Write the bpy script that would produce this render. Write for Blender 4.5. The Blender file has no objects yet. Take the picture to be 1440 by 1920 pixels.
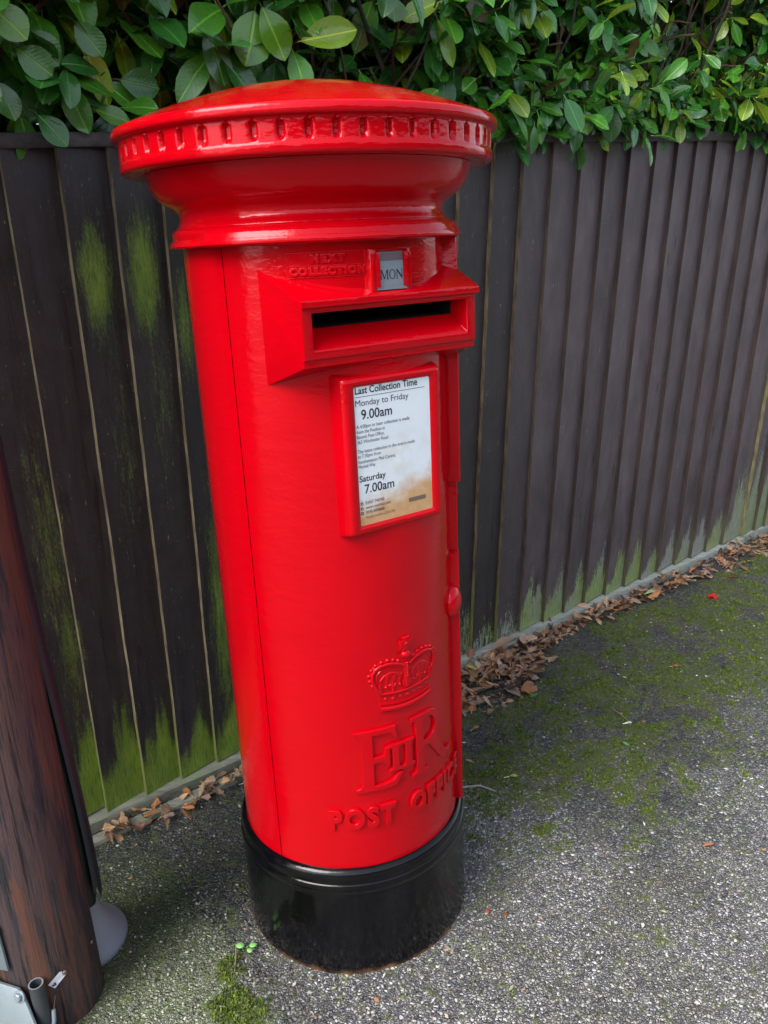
import bpy, bmesh, math, random
from mathutils import Vector, Matrix, noise as mnoise
rnd = random.Random(7)
R_ = math.radians
scene = bpy.context.scene
COL = scene.collection

# ------------------------------------------------------------------ camera
F_PX = 1529.43
CAM_LOC = Vector((0.0, -1.54181, 1.41834))
YAW, PITCH, ROLL = 0.066, 0.3199, -0.0475
fw = Vector((math.sin(YAW)*math.cos(PITCH), math.cos(YAW)*math.cos(PITCH), -math.sin(PITCH)))
rt = fw.cross(Vector((0, 0, 1))).normalized()
up = rt.cross(fw)
rt2 = rt*math.cos(ROLL) + up*math.sin(ROLL)
up2 = -rt*math.sin(ROLL) + up*math.cos(ROLL)
cam = bpy.data.cameras.new('camera')
cam.sensor_fit = 'VERTICAL'
cam.sensor_height = 24.0
cam.lens = 24.0*F_PX/1920.0
cam.clip_start = 0.02
cam.clip_end = 500
camo = bpy.data.objects.new('camera', cam)
COL.objects.link(camo)
Mx = Matrix((rt2, up2, -fw)).transposed().to_4x4()
Mx.translation = CAM_LOC
camo.matrix_world = Mx
scene.camera = camo

# ------------------------------------------------------------------ light: bright overcast from the street side
SUN_ELEV, SUN_AZ = R_(47), R_(232)        # azimuth clockwise from +Y
world = bpy.data.worlds.new('World')
scene.world = world
world.use_nodes = True
wn = world.node_tree.nodes
wl = world.node_tree.links
for nd in list(wn): wn.remove(nd)
wo = wn.new('ShaderNodeOutputWorld')
wb = wn.new('ShaderNodeBackground')
hs = wn.new('ShaderNodeHueSaturation')
sky = wn.new('ShaderNodeTexSky')
sky.sky_type = 'NISHITA'
sky.sun_disc = False
sky.sun_elevation = SUN_ELEV
sky.sun_rotation = SUN_AZ
sky.dust_density = 2.0
hs.inputs['Saturation'].default_value = 0.55
wb.inputs['Strength'].default_value = 0.15
wl.new(sky.outputs[0], hs.inputs['Color'])
wl.new(hs.outputs[0], wb.inputs['Color'])
wl.new(wb.outputs[0], wo.inputs['Surface'])
sun = bpy.data.lights.new('sun', 'SUN')
sun.energy = 1.7
sun.angle = R_(38)
sun.color = (1.0, 0.96, 0.9)
suno = bpy.data.objects.new('sun', sun)
COL.objects.link(suno)
sd = Vector((math.sin(SUN_AZ)*math.cos(SUN_ELEV), math.cos(SUN_AZ)*math.cos(SUN_ELEV), math.sin(SUN_ELEV)))
suno.rotation_euler = sd.to_track_quat('Z', 'Y').to_euler()
suno.location = (0, -3, 6)
scene.view_settings.view_transform = 'Standard'
scene.view_settings.look = 'None'
scene.view_settings.exposure = 1.30
scene.view_settings.gamma = 1.0

# ------------------------------------------------------------------ helpers
def gp(x, y, z=0.0):
    "point of the ground (height z) seen at a place of the photograph"
    d = fw + rt2*(x-720)/F_PX - up2*(y-960)/F_PX
    return CAM_LOC + d*((z-CAM_LOC.z)/d.z)

class MB:
    def __init__(s):
        s.v, s.f, s.m, s.c, s.sm = [], [], [], {}, []
    def vert(s, p, col=None):
        s.v.append(tuple(p))
        if col is not None: s.c[len(s.v)-1] = col
        return len(s.v)-1
    def face(s, idx, m=0, smooth=True):
        s.f.append(tuple(idx)); s.m.append(m); s.sm.append(smooth)
    def add(s, vs, fs, m=0, col=None, smooth=True):
        b = len(s.v)
        for p in vs: s.vert(p, col)
        for f in fs: s.face([i+b for i in f], m, smooth)
    def grid(s, rows, m=0, closed=False, col=None, smooth=True):
        b = len(s.v); nr = len(rows); nc = len(rows[0])
        for r in rows:
            for p in r: s.vert(p, col)
        for i in range(nr-1):
            for j in range(nc if closed else nc-1):
                k = (j+1) % nc
                s.face((b+i*nc+j, b+i*nc+k, b+(i+1)*nc+k, b+(i+1)*nc+j), m, smooth)
    def tube(s, pts, rad, n=8, m=0, cap=True, col=None):
        pts = [Vector(p) for p in pts]
        rs = rad if isinstance(rad, (list, tuple)) else [rad]*len(pts)
        rows = []
        ref = None
        for i, p in enumerate(pts):
            t = (pts[min(i+1, len(pts)-1)] - pts[max(i-1, 0)]).normalized()
            if ref is None:
                ref = t.orthogonal().normalized()
            a = (ref - t*ref.dot(t)).normalized(); ref = a
            b = t.cross(a)
            rows.append([p + (a*math.cos(2*math.pi*k/n) + b*math.sin(2*math.pi*k/n))*rs[i] for k in range(n)])
        base = len(s.v)
        s.grid(rows, m, True, col)
        if cap:
            s.face([base+k for k in range(n)][::-1], m, False)
            e = base+(len(rows)-1)*n
            s.face([e+k for k in range(n)], m, False)
    def sphere(s, c, rx, ry, rz, nu=10, nv=6, m=0, col=None, M=None):
        c = Vector(c); rows = []
        for i in range(nv+1):
            ph = -math.pi/2 + math.pi*i/nv
            row = []
            for j in range(nu):
                th = 2*math.pi*j/nu
                q = Vector((rx*math.cos(ph)*math.cos(th), ry*math.cos(ph)*math.sin(th), rz*math.sin(ph)))
                if M is not None: q = M @ q
                row.append(c+q)
            rows.append(row)
        s.grid(rows, m, True, col)
    def box(s, c, ax, ay, az, m=0, col=None):
        c, ax, ay, az = Vector(c), Vector(ax), Vector(ay), Vector(az)
        P = [c+ax*i+ay*j+az*k for k in (-1, 1) for j in (-1, 1) for i in (-1, 1)]
        s.add(P, [(0, 2, 3, 1), (4, 5, 7, 6), (0, 1, 5, 4), (2, 6, 7, 3), (0, 4, 6, 2), (1, 3, 7, 5)], m, col, False)
    def build(s, name, mats, parent=None, auto=35, bevel=0, merge=False):
        me = bpy.data.meshes.new(name)
        off = Vector((0, 0, 0))
        q = parent
        while q is not None:
            off += q.location; q = q.parent
        me.from_pydata([tuple(Vector(p)-off) for p in s.v], [], s.f)
        if not isinstance(mats, (list, tuple)): mats = [mats]
        for mm in mats: me.materials.append(mm)
        me.polygons.foreach_set('material_index', s.m)
        if s.c:
            a = me.color_attributes.new('Col', 'FLOAT_COLOR', 'POINT')
            for i in range(len(s.v)):
                c = s.c.get(i, (1, 1, 1))
                a.data[i].color = (c[0], c[1], c[2], c[3] if len(c) > 3 else 1)
        if bevel or merge:
            bm = bmesh.new(); bm.from_mesh(me)
            bmesh.ops.remove_doubles(bm, verts=bm.verts, dist=1e-5)
            bmesh.ops.recalc_face_normals(bm, faces=bm.faces)
            if bevel:
                ed = [e for e in bm.edges if len(e.link_faces) == 2 and e.calc_face_angle(0) > R_(22)]
                bmesh.ops.bevel(bm, geom=ed, offset=bevel, segments=2, profile=0.6, affect='EDGES', clamp_overlap=True)
            bm.to_mesh(me); bm.free()
            me.polygons.foreach_set('use_smooth', [True]*len(me.polygons))
        else:
            me.polygons.foreach_set('use_smooth', s.sm)
        if auto and not s.f == []:
            try: me.set_sharp_from_angle(angle=R_(auto))
            except Exception: pass
        me.update()
        o = bpy.data.objects.new(name, me)
        COL.objects.link(o)
        if parent is not None: o.parent = parent
        return o

def thing(name, loc, label, cat, group=None):
    o = bpy.data.objects.new(name, None)
    o.empty_display_size = 0.05
    o.location = loc
    COL.objects.link(o)
    tag(o, label, cat, group)
    return o
def tag(o, label, cat, group=None):
    o['label'] = label; o['category'] = cat
    if group: o['group'] = group
    return o

# ------------------------------------------------------------------ materials
class NT:
    def __init__(s, name):
        s.mat = bpy.data.materials.new(name); s.mat.use_nodes = True
        s.n = s.mat.node_tree.nodes; s.l = s.mat.node_tree.links
        s.bsdf = s.n['Principled BSDF']
    def node(s, t, **kw):
        nd = s.n.new(t)
        for k, v in kw.items(): setattr(nd, k, v)
        return nd
    def put(s, sock, v):
        if hasattr(v, 'is_output') or isinstance(v, bpy.types.NodeSocket): s.l.new(v, sock)
        else: sock.default_value = v
    def set(s, key, v):
        if isinstance(v, tuple) and len(v) == 3: v = (*v, 1)
        s.put(s.bsdf.inputs[key], v)
    def coord(s, scale=(1, 1, 1)):
        tc = s.node('ShaderNodeTexCoord'); mp = s.node('ShaderNodeMapping')
        mp.inputs['Scale'].default_value = scale
        s.l.new(tc.outputs['Object'], mp.inputs['Vector'])
        return mp.outputs[0]
    def noise(s, vec, scale, detail=4, rough=0.55, dist=0, out='Fac'):
        nd = s.node('ShaderNodeTexNoise')
        s.put(nd.inputs['Vector'], vec); nd.inputs['Scale'].default_value = scale
        nd.inputs['Detail'].default_value = detail; nd.inputs['Roughness'].default_value = rough
        nd.inputs['Distortion'].default_value = dist
        return nd.outputs[out]
    def voro(s, vec, scale, feature='F1', rnd=1.0):
        nd = s.node('ShaderNodeTexVoronoi', feature=feature)
        s.put(nd.inputs['Vector'], vec); nd.inputs['Scale'].default_value = scale
        nd.inputs['Randomness'].default_value = rnd
        return nd
    def ramp(s, fac, stops, interp='LINEAR'):
        nd = s.node('ShaderNodeValToRGB'); cr = nd.color_ramp; cr.interpolation = interp
        while len(cr.elements) < len(stops): cr.elements.new(0.5)
        for el, (p, c) in zip(cr.elements, stops):
            el.position = p
            el.color = (*c, 1) if isinstance(c, tuple) else (c, c, c, 1)
        s.put(nd.inputs[0], fac)
        return nd.outputs[0]
    def mix(s, fac, a, b, mode='MIX'):
        nd = s.node('ShaderNodeMix', data_type='RGBA', blend_type=mode)
        s.put(nd.inputs[0], fac)
        for sock, v in ((nd.inputs[6], a), (nd.inputs[7], b)):
            if isinstance(v, tuple) and len(v) == 3: v = (*v, 1)
            s.put(sock, v)
        return nd.outputs[2]
    def math(s, op, a, b=0.0, clamp=False):
        nd = s.node('ShaderNodeMath', operation=op); nd.use_clamp = clamp
        s.put(nd.inputs[0], a); s.put(nd.inputs[1], b)
        return nd.outputs[0]
    def attr(s, name='Col'):
        nd = s.node('ShaderNodeAttribute'); nd.attribute_name = name
        return nd
    def sep(s, v):
        nd = s.node('ShaderNodeSeparateXYZ'); s.put(nd.inputs[0], v); return nd.outputs
    def bump(s, h, strength=0.3, dist=0.002, prev=None):
        nd = s.node('ShaderNodeBump')
        nd.inputs['Strength'].default_value = strength; nd.inputs['Distance'].default_value = dist
        s.put(nd.inputs['Height'], h)
        if prev is not None: s.put(nd.inputs['Normal'], prev)
        return nd.outputs[0]

def mat_red():
    t = NT('red_gloss_paint')
    v = t.coord()
    n1 = t.noise(v, 9, 3)
    t.set('Base Color', t.mix(n1, (0.45, 0.0002, 0.0042), (0.53, 0.0004, 0.0060)))
    t.set('Roughness', t.ramp(t.noise(v, 11, 5), [(0.35, 0.05), (0.6, 0.09), (0.78, 0.20)]))
    t.bsdf.inputs['Specular IOR Level'].default_value = 0.44
    t.bsdf.inputs['Specular Tint'].default_value = (1.0, 0.50, 0.56, 1)
    b1 = t.bump(t.noise(t.coord((1, 1, 2.2)), 20, 3), 0.30, 0.005)
    b2 = t.bump(t.noise(v, 150, 3), 0.16, 0.0016, b1)
    sp = t.voro(v, 55)
    dots = t.ramp(sp.outputs['Distance'], [(0.0, 1.0), (0.10, 0.0)])
    b3 = t.bump(dots, 0.12, 0.0012, b2)
    t.set('Normal', b3)
    return t.mat
def mat_black_paint():
    t = NT('black_gloss_paint')
    v = t.coord(); z = t.sep(v)[2]
    st = t.noise(t.coord((22, 22, 1.2)), 1, 4)
    base = t.mix(t.ramp(st, [(0.45, 0.0), (0.8, 1.0)]), (0.002, 0.002, 0.003), (0.007, 0.007, 0.009))
    sp = t.voro(v, 90)
    base = t.mix(t.ramp(sp.outputs['Distance'], [(0.03, 0.6), (0.09, 0.0)]), base, (0.05, 0.048, 0.045))
    zz = t.math('ADD', z, t.math('MULTIPLY', t.noise(v, 25, 4), 0.03))
    rust = t.math('MULTIPLY', t.ramp(zz, [(0.014, 1.0), (0.024, 0.0)]), t.ramp(t.noise(v, 18, 5, 0.7), [(0.40, 0.1), (0.58, 1.0)]))
    base = t.mix(rust, base, t.mix(t.noise(v, 60, 3), (0.12, 0.045, 0.018), (0.22, 0.11, 0.06)))
    mud = t.math('MULTIPLY', t.ramp(z, [(0.01, 1.0), (0.10, 0.0)]), t.ramp(t.noise(v, 75, 6, 0.7), [(0.55, 0.0), (0.74, 0.3)]))
    t.set('Base Color', t.mix(mud, base, (0.075, 0.062, 0.048)))
    t.bsdf.inputs['Specular IOR Level'].default_value = 0.38
    t.set('Roughness', t.ramp(t.noise(v, 14, 5), [(0.3, 0.05), (0.7, 0.20)]))
    t.set('Normal', t.bump(t.noise(v, 30, 3), 0.35, 0.003, t.bump(t.noise(v, 260, 2), 0.12, 0.001)))
    return t.mat
def simple(name, col, rough=0.6, metal=0.0, bump=None, var=None):
    t = NT(name); v = t.coord()
    if var: t.set('Base Color', t.mix(t.noise(v, var[0], 5), col, var[1]))
    else: t.set('Base Color', col)
    t.set('Roughness', rough); t.set('Metallic', metal)
    if bump: t.set('Normal', t.bump(t.noise(v, bump[0], 4), bump[1], bump[2]))
    return t.mat

RED = mat_red()
BLACK = mat_black_paint()
DARK = simple('dark_cavity', (0.004, 0.004, 0.004), 0.9)
INK = simple('printed_ink', (0.008, 0.009, 0.012), 0.35)

# ------------------------------------------------------------------ ground frame of the fence
P0 = Vector((0.0, 0.71488, 0.045))
FE = Vector((0.84619, 0.53288, 0.0))
FN = Vector((0.53134, -0.84374, -0.0760))      # towards the street
FU = Vector((0.0405, -0.06431, 0.99711))
FNH = Vector((FN.x, FN.y, 0)).normalized()
def FP(s, h, d=0.0): return P0 + FE*s + FU*h + FN*d
def fdist(x, y): return (Vector((x, y, 0))-Vector((P0.x, P0.y, 0))).dot(FNH), (Vector((x, y, 0))-Vector((P0.x, P0.y, 0))).dot(FE)
def sstep(a, b, x):
    t = max(0.0, min(1.0, (x-a)/(b-a))); return t*t*(3-2*t)
def nz(x, y, sc, z=0.0, oc=3):
    return mnoise.fractal(Vector((x*sc, y*sc, z)), 1.0, 2.0, oc, noise_basis='PERLIN_ORIGINAL')

def moss_amount(x, y):
    d, s = fdist(x, y)
    a = 0.0
    if s > -0.72:
        band = sstep(0.02, 0.22, d)*(1-sstep(0.50, 1.20+0.25*sstep(0.2, 1.0, s), d))
        if s < 0.05: band *= sstep(-0.35, 0.1, s) * 0.9
        a = band*1.0
        if 0.25 < s < 1.0: band *= sstep(0.10, 0.34, d)
        a = band
        a = 0.58*sstep(0.22, 0.95, a*0.80 + 0.50*nz(x, y, 4.5, 1.0) + 0.60*nz(x, y, 15, 5.0))
    # cushion beside the joint near the camera
    for (cx, cy, r) in ((-0.262, -0.30, 0.05), (-0.25, -0.325, 0.045), (-0.278, -0.215, 0.026), (-0.285, -0.19, 0.02), (-0.22, -0.31, 0.03), (-0.272, -0.25, 0.022)):
        q = math.hypot(x-cx, y-cy)/r
        a = max(a, (1-sstep(0.6, 1.15, q+0.35*nz(x, y, 40, 2.0))))
    return a
def algae_amount(x, y):
    d, s = fdist(x, y)
    e = s + 0.705 + 0.018*nz(x, y, 9) + 0.008*nz(x, y, 40)
    a = 1-sstep(-0.02, 0.025, e)
    return a*(0.75+0.5*nz(x, y, 3.0, 3.0))*(0.35+0.65*sstep(0.1, 0.3, d))
def pale_amount(x, y):  # how pale the ground is, rising away from the fence
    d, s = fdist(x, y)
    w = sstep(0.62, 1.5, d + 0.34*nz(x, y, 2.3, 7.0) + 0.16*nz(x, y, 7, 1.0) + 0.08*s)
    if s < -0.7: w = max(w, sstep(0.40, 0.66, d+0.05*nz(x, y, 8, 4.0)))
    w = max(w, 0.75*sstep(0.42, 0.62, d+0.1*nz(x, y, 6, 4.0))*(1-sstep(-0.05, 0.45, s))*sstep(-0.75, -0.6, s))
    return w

def mat_ground():
    t = NT('exposed_aggregate_asphalt')
    v = t.coord()
    # warp lightly so cells are irregular stones
    wn_ = t.node('ShaderNodeVectorMath', operation='ADD')
    nn = t.node('ShaderNodeTexNoise'); t.put(nn.inputs['Vector'], v); nn.inputs['Scale'].default_value = 90
    sc = t.node('ShaderNodeVectorMath', operation='SCALE'); t.l.new(nn.outputs['Color'], sc.inputs[0]); sc.inputs['Scale'].default_value = 0.006
    t.l.new(v, wn_.inputs[0]); t.l.new(sc.outputs[0], wn_.inputs[1])
    vv = wn_.outputs[0]
    a = t.attr('Col'); ch = t.node('ShaderNodeSeparateColor'); t.l.new(a.outputs['Color'], ch.inputs[0])
    moss, alg, dry = ch.outputs[0], ch.outputs[1], ch.outputs[2]
    va = t.voro(vv, 128); vb = t.voro(vv, 205)
    ea = t.voro(vv, 128, 'DISTANCE_TO_EDGE')
    eb = t.voro(vv, 205, 'DISTANCE_TO_EDGE')
    ra = t.node('ShaderNodeSeparateColor'); t.l.new(va.outputs['Color'], ra.inputs[0])
    rb = t.node('ShaderNodeSeparateColor'); t.l.new(vb.outputs['Color'], rb.inputs[0])
    stops = [(0.0, (0.055, 0.055, 0.060)), (0.2, (0.11, 0.11, 0.118)), (0.45, (0.20, 0.198, 0.205)), (0.65, (0.285, 0.270, 0.245)), (0.88, (0.37, 0.365, 0.35)), (0.98, (0.58, 0.58, 0.57))]
    ca = t.ramp(ra.outputs[0], stops); cb = t.ramp(rb.outputs[1], stops)
    pick = t.math('GREATER_THAN', ra.outputs[2], 0.42)
    stone = t.mix(pick, cb, ca)
    stone = t.mix(t.math('MULTIPLY', rb.outputs[2], 0.35), stone, t.mix(ra.outputs[1], (0.20, 0.14, 0.09), (0.15, 0.17, 0.20)))
    edge = t.mix(pick, t.ramp(eb.outputs['Distance'], [(0.02, 0.0), (0.16, 1.0)]), t.ramp(ea.outputs['Distance'], [(0.02, 0.0), (0.14, 1.0)]))
    height = t.mix(pick, t.ramp(eb.outputs['Distance'], [(0.0, 0.0), (0.32, 0.8)]), t.ramp(ea.outputs['Distance'], [(0.0, 0.0), (0.36, 1.0)]))
    # height of every stone differs, some are missing
    level = t.math('ADD', t.math('MULTIPLY', rb.outputs[0], 0.5), 0.6)
    height = t.math('MULTIPLY', height, level)
    # binder and stones are dark near the fence, lighter further out
    darker = t.mix(1.0, stone, (0.46, 0.475, 0.51), 'MULTIPLY')
    paler = t.mix(1.0, stone, (1.84, 1.83, 1.86), 'MULTIPLY')
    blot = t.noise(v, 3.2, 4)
    palef = t.math('ADD', dry, t.math('MULTIPLY', t.math('SUBTRACT', blot, 0.5), 0.6), True)
    stone = t.mix(palef, darker, paler)
    stone = t.mix(t.ramp(t.noise(v, 4.5, 5), [(0.46, 0.0), (0.68, 0.45)]), stone, (0.22, 0.205, 0.13))
    col = t.mix(edge, t.mix(palef, (0.014, 0.014, 0.016), (0.078, 0.077, 0.077)), stone)
    # green film on the older patch
    af = t.math('MULTIPLY', alg, t.ramp(t.noise(v, 28, 4), [(0.25, 0.55), (0.7, 1.0)]), True)
    gcol = t.mix(t.math('ADD', 0.84, t.math('MULTIPLY', dry, -0.26)), col, t.mix(t.math('ADD', t.math('MULTIPLY', t.noise(v, 14, 4), 0.4), t.math('MULTIPLY', dry, 0.8), True), (0.020, 0.062, 0.014), (0.26, 0.36, 0.11)))
    col = t.mix(af, col, gcol)
    # moss in the hollows
    mn = t.math('ADD', t.math('MULTIPLY', t.noise(v, 95, 4), 0.5), t.math('MULTIPLY', t.noise(v, 34, 4), 0.5))
    mf = t.ramp(t.math('ADD', t.math('ADD', moss, t.math('MULTIPLY', t.math('SUBTRACT', mn, 0.5), 4.0)), t.math('MULTIPLY', height, -0.75)), [(0.0, 0.0), (0.34, 1.0)])
    mcol = t.mix(t.noise(v, 160, 4), (0.024, 0.034, 0.007), (0.20, 0.27, 0.022))
    col = t.mix(t.math('MULTIPLY', mf, 0.88), col, mcol)
    t.set('Base Color', col)
    t.set('Roughness', t.mix(mf, t.ramp(rb.outputs[2], [(0.0, 0.38), (1.0, 0.75)]), 0.9 if False else (0.9, 0.9, 0.9)))
    hh = t.math('ADD', height, t.math('MULTIPLY', mf, t.math('MULTIPLY', t.noise(v, 330, 3), 1.4)))
    b = t.bump(hh, 1.0, 0.007)
    t.set('Normal', b)
    return t.mat

def build_ground():
    def axis(lo, hi, step, far):
        a = []; x = lo
        while x <= hi: a.append(x); x += step
        g = step; x = a[0]; left = []
        while x > -far: g *= 1.5; x -= g; left.append(x)
        g = step; x = a[-1]; right = []
        while x < far: g *= 1.5; x += g; right.append(x)
        return left[::-1]+a+right
    xs = axis(-1.2, 2.6, 0.016, 120); ys = axis(-0.9, 2.4, 0.016, 120)
    mb = MB()
    near = lambda x, y: -1.3 < x < 2.7 and -1.0 < y < 2.5
    for y in ys:
        for x in xs:
            if near(x, y):
                z = 0.004*nz(x, y, 2.2, 11)+0.0015*nz(x, y, 9, 2)
                m = moss_amount(x, y); al = algae_amount(x, y)
                z += 0.006*m
                d, s = fdist(x, y)
                z -= 0.006*math.exp(-((s+0.70+0.018*nz(x, y, 9))/0.012)**2)
                mb.vert((x, y, z), (m, al, pale_amount(x, y)))
            else:
                mb.vert((x, y, 0), (0.1, 0.0, 0.8))
    nx = len(xs)
    for j in range(len(ys)-1):
        for i in range(nx-1):
            mb.face((j*nx+i, j*nx+i+1, (j+1)*nx+i+1, (j+1)*nx+i))
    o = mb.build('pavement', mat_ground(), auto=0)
    o['kind'] = 'structure'
build_ground()

# ------------------------------------------------------------------ pillar box
TH0 = 29.6                                  # door faces this way (degrees from -Y towards +X)
ND = Vector((math.sin(R_(TH0)), -math.cos(R_(TH0)), 0))
ED = Vector((math.cos(R_(TH0)), math.sin(R_(TH0)), 0))
def body_r(z): return 0.2338 - 0.0038*(z-0.25)/1.17
def cyl(th, r, z): return Vector((r*math.sin(R_(th)), -r*math.cos(R_(th)), z))
def HP(l, d, z): return ND*d + ED*l + Vector((0, 0, z))
def wrap(u, v, d):
    "arc length u from the door's middle, height v, relief d"
    rb_ = body_r(v)
    return cyl(TH0 + math.degrees(u/0.232), rb_+d, v)

box = thing('pillar_box', (0, 0, 0), 'bright red cast iron pillar box with black base standing in front of the fence', 'post box')

def lathe(prof, t0, t1, n, name, m, parent, rf=None, auto=30, skip=None):
    mb = MB(); full = abs(t1-t0) >= 359.99
    cols = n if full else n+1
    rows = []
    for (r, z) in prof:
        rows.append([cyl(t0+(t1-t0)*j/n, rf(r, z, t0+(t1-t0)*j/n) if rf else r, z) for j in range(cols)])
    if skip is None:
        mb.grid(rows, 0, full)
    else:
        for row in rows:
            for p in row: mb.vert(p)
        for i in range(len(rows)-1):
            for j in range(cols-1):
                thm = t0+(t1-t0)*(j+.5)/n; zm = (prof[i][1]+prof[i+1][1])/2
                if skip(thm, zm): continue
                mb.face((i*cols+j, i*cols+j+1, (i+1)*cols+j+1, (i+1)*cols+j))
    return mb.build(name, m, parent, auto=auto)

# black base
lathe([(0.20, 0.2515), (0.2345, 0.2520), (0.2385, 0.2512), (0.2430, 0.2480), (0.2460, 0.2430), (0.2472, 0.2360), (0.2472, 0.2290), (0.2462, 0.2235),
       (0.2464, 0.2215), (0.2484, 0.2200), (0.2496, 0.2160), (0.2497, 0.2085), (0.2488, 0.2035), (0.2476, 0.2010), (0.2474, 0.1990), (0.2478, 0.1960), (0.2475, 0.19), (0.2473, 0.12), (0.2474, 0.05), (0.2478, 0.0), (0.2478, -0.05)],
      0, 360, 160, 'base', BLACK, box)
# fixed back shell and door
SEAM_L, SEAM_R = -39.6, 99.0
zs = [0.2515, 0.27] + [0.27+0.01*k for k in range(1, 115)] + [1.424]
shell = [(body_r(z), z) for z in zs]
lathe(shell, SEAM_R, 360+SEAM_L-0.22, 110, 'back_shell', RED, box)
mbj = MB()   # dark gap behind the joint
mbj.grid([[cyl(SEAM_L-2+k*0.5, 0.2265, z) for k in range(9)] for z in (0.2525, 0.8, 1.42)], 0)
mbj.build('door_joint', DARK, box)
def door_skip(th, z):
    l = 0.23*math.sin(R_(th-TH0))
    return 1.268 < z < 1.318 and abs(l) < 0.152
dr = [(body_r(0.2515)-0.004, 0.2525)] + shell
mbd = lathe(dr, SEAM_L+0.22, SEAM_R, 139, 'door', RED, box, skip=door_skip)

# cornice: neck, collar
def collar_r(r, z, th):
    t = ((th+180) % 360)-180
    k = sstep(SEAM_L-9, SEAM_L+1, t)*(1-sstep(SEAM_R-2, SEAM_R+10, t))
    amt = math.exp(-((z-1.434)/0.014)**2)
    return r - (1-k)*0.013*amt
neck = [(0.2290, 1.4205), (0.2470, 1.4212), (0.2570, 1.4220), (0.2608, 1.4245), (0.2615, 1.4280), (0.2590, 1.4325), (0.2575, 1.4345), (0.2560, 1.4400), (0.2525, 1.4450), (0.2470, 1.4490), (0.2405, 1.4515),
        (0.2380, 1.4525), (0.2372, 1.4545), (0.2355, 1.4565), (0.2325, 1.4600), (0.2300, 1.4650), (0.2292, 1.4700), (0.2300, 1.4745), (0.2330, 1.4790), (0.2380, 1.4830), (0.2440, 1.4865), (0.2510, 1.4910),
        (0.2580, 1.4960), (0.2640, 1.5020), (0.2690, 1.5090), (0.2728, 1.5160), (0.2755, 1.5230), (0.2775, 1.5300), (0.2790, 1.5355), (0.2810, 1.5385)]
lathe(neck, 0, 360, 200, 'cornice', RED, box, rf=collar_r, auto=45)
# cap with dentil band and shallow dome
NDT = 51
def cap_r(r, z, th):
    if not (1.5530 < z < 1.5865): return r
    p = 360.0/NDT
    q = abs(((th+3) / p) % 1.0 - 0.5)*p*math.pi/180*0.315   # arc distance from the slot's middle
    w = 0.0050
    top = 1.5828
    if z > top-w: w = math.sqrt(max(0.0, w*w-(z-(top-w))**2))
    k = 1-sstep(w-0.0024, w+0.0017, q)
    kz = sstep(1.5555, 1.5640, z)
    return r - 0.0085*k*kz
cap_p = [(0.276, 1.5392), (0.2900, 1.5388), (0.3010, 1.5386), (0.3100, 1.5388), (0.3140, 1.5400), (0.3158, 1.5425), (0.3164, 1.5455), (0.3166, 1.5500), (0.3164, 1.5528), (0.3156, 1.5540), (0.3152, 1.5555), (0.3150, 1.5580), (0.3149, 1.5620), (0.3149, 1.5660), (0.3149, 1.5700), (0.3149, 1.5740),
         (0.3149, 1.5765), (0.3149, 1.5785), (0.3149, 1.5800), (0.3149, 1.5815), (0.3149, 1.5828), (0.3149, 1.5840), (0.3150, 1.5852), (0.3160, 1.5866), (0.3190, 1.5874), (0.3222, 1.5886), (0.3242, 1.5905), (0.3248, 1.5935), (0.3246, 1.5975), (0.3236, 1.6015), (0.3212, 1.6040), (0.3170, 1.6055)]
for k in range(1, 24):
    r = 0.317*(1-k/23.0)
    cap_p.append((max(r, 0.0005), 1.6055 + 0.0715*(1-(r/0.317)**1.75)))
lathe(cap_p, 0, 360, NDT*14, 'cap', RED, box, rf=cap_r, auto=50)

# letter slot hood
def hw(d): return 0.1835 - 0.152*(d-0.14)
def build_hood():
    mb = MB()
    prof = [(0.125, 1.3915), (0.250, 1.3400), (0.2505, 1.3295), (0.2425, 1.3270), None, (0.2425, 1.2515), (0.2375, 1.2490), (0.2385, 1.2395), (0.2300, 1.2365), (0.125, 1.2000)]
    ov = 0.0045    # the top lip oversails the sides a little
    L, Rr = [], []
    pts = [p for p in prof if p]
    for i, (d, z) in enumerate(pts):
        w = hw(d) + (ov if i in (1, 2) else 0)
        L.append(mb.vert(HP(-w, d, z))); Rr.append(mb.vert(HP(w, d, z)))
    n = len(pts)
    for i in range(n-1):
        if i == 3: continue
        mb.face((L[i], L[i+1], Rr[i+1], Rr[i]))
    mb.face(L[::-1]); mb.face(Rr)
    # mouth face with opening
    ow, ot, ob = 0.1505, 1.3205, 1.2640
    d0 = 0.2425
    o = [mb.vert(HP(x, d0, z)) for x, z in ((-ow, ot), (ow, ot), (ow, ob), (-ow, ob))]
    c = [L[3], Rr[3], Rr[4], L[4]]
    for k in range(4):
        mb.face((c[k], c[(k+1) % 4], o[(k+1) % 4], o[k]))
    d1, ft = 0.2030, 1.2945
    q = [mb.vert(HP(x, d, z)) for x, d, z in ((-0.146, d1, ot+0.001), (0.146, d1, ot+0.001), (0.146, d1, ft), (-0.146, d1, ft))]
    for k in range(4):
        mb.face((o[k], o[(k+1) % 4], q[(k+1) % 4], q[k]))
    h = mb.build('slot_hood', RED, box, auto=40, bevel=0.0022)
    ml = MB()
    q2 = [HP(x, d, z) for d in (0.203, 0.06) for x, z in ((-0.146, ot+0.001), (0.146, ot+0.001), (0.146, ft), (-0.146, ft))]
    ml.add(q2, [(0, 4, 5, 1), (1, 5, 6, 2), (2, 6, 7, 3), (3, 7, 4, 0), (4, 7, 6, 5)], 0, None, False)
    ml.build('letter_slot', DARK, h)
build_hood()

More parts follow.
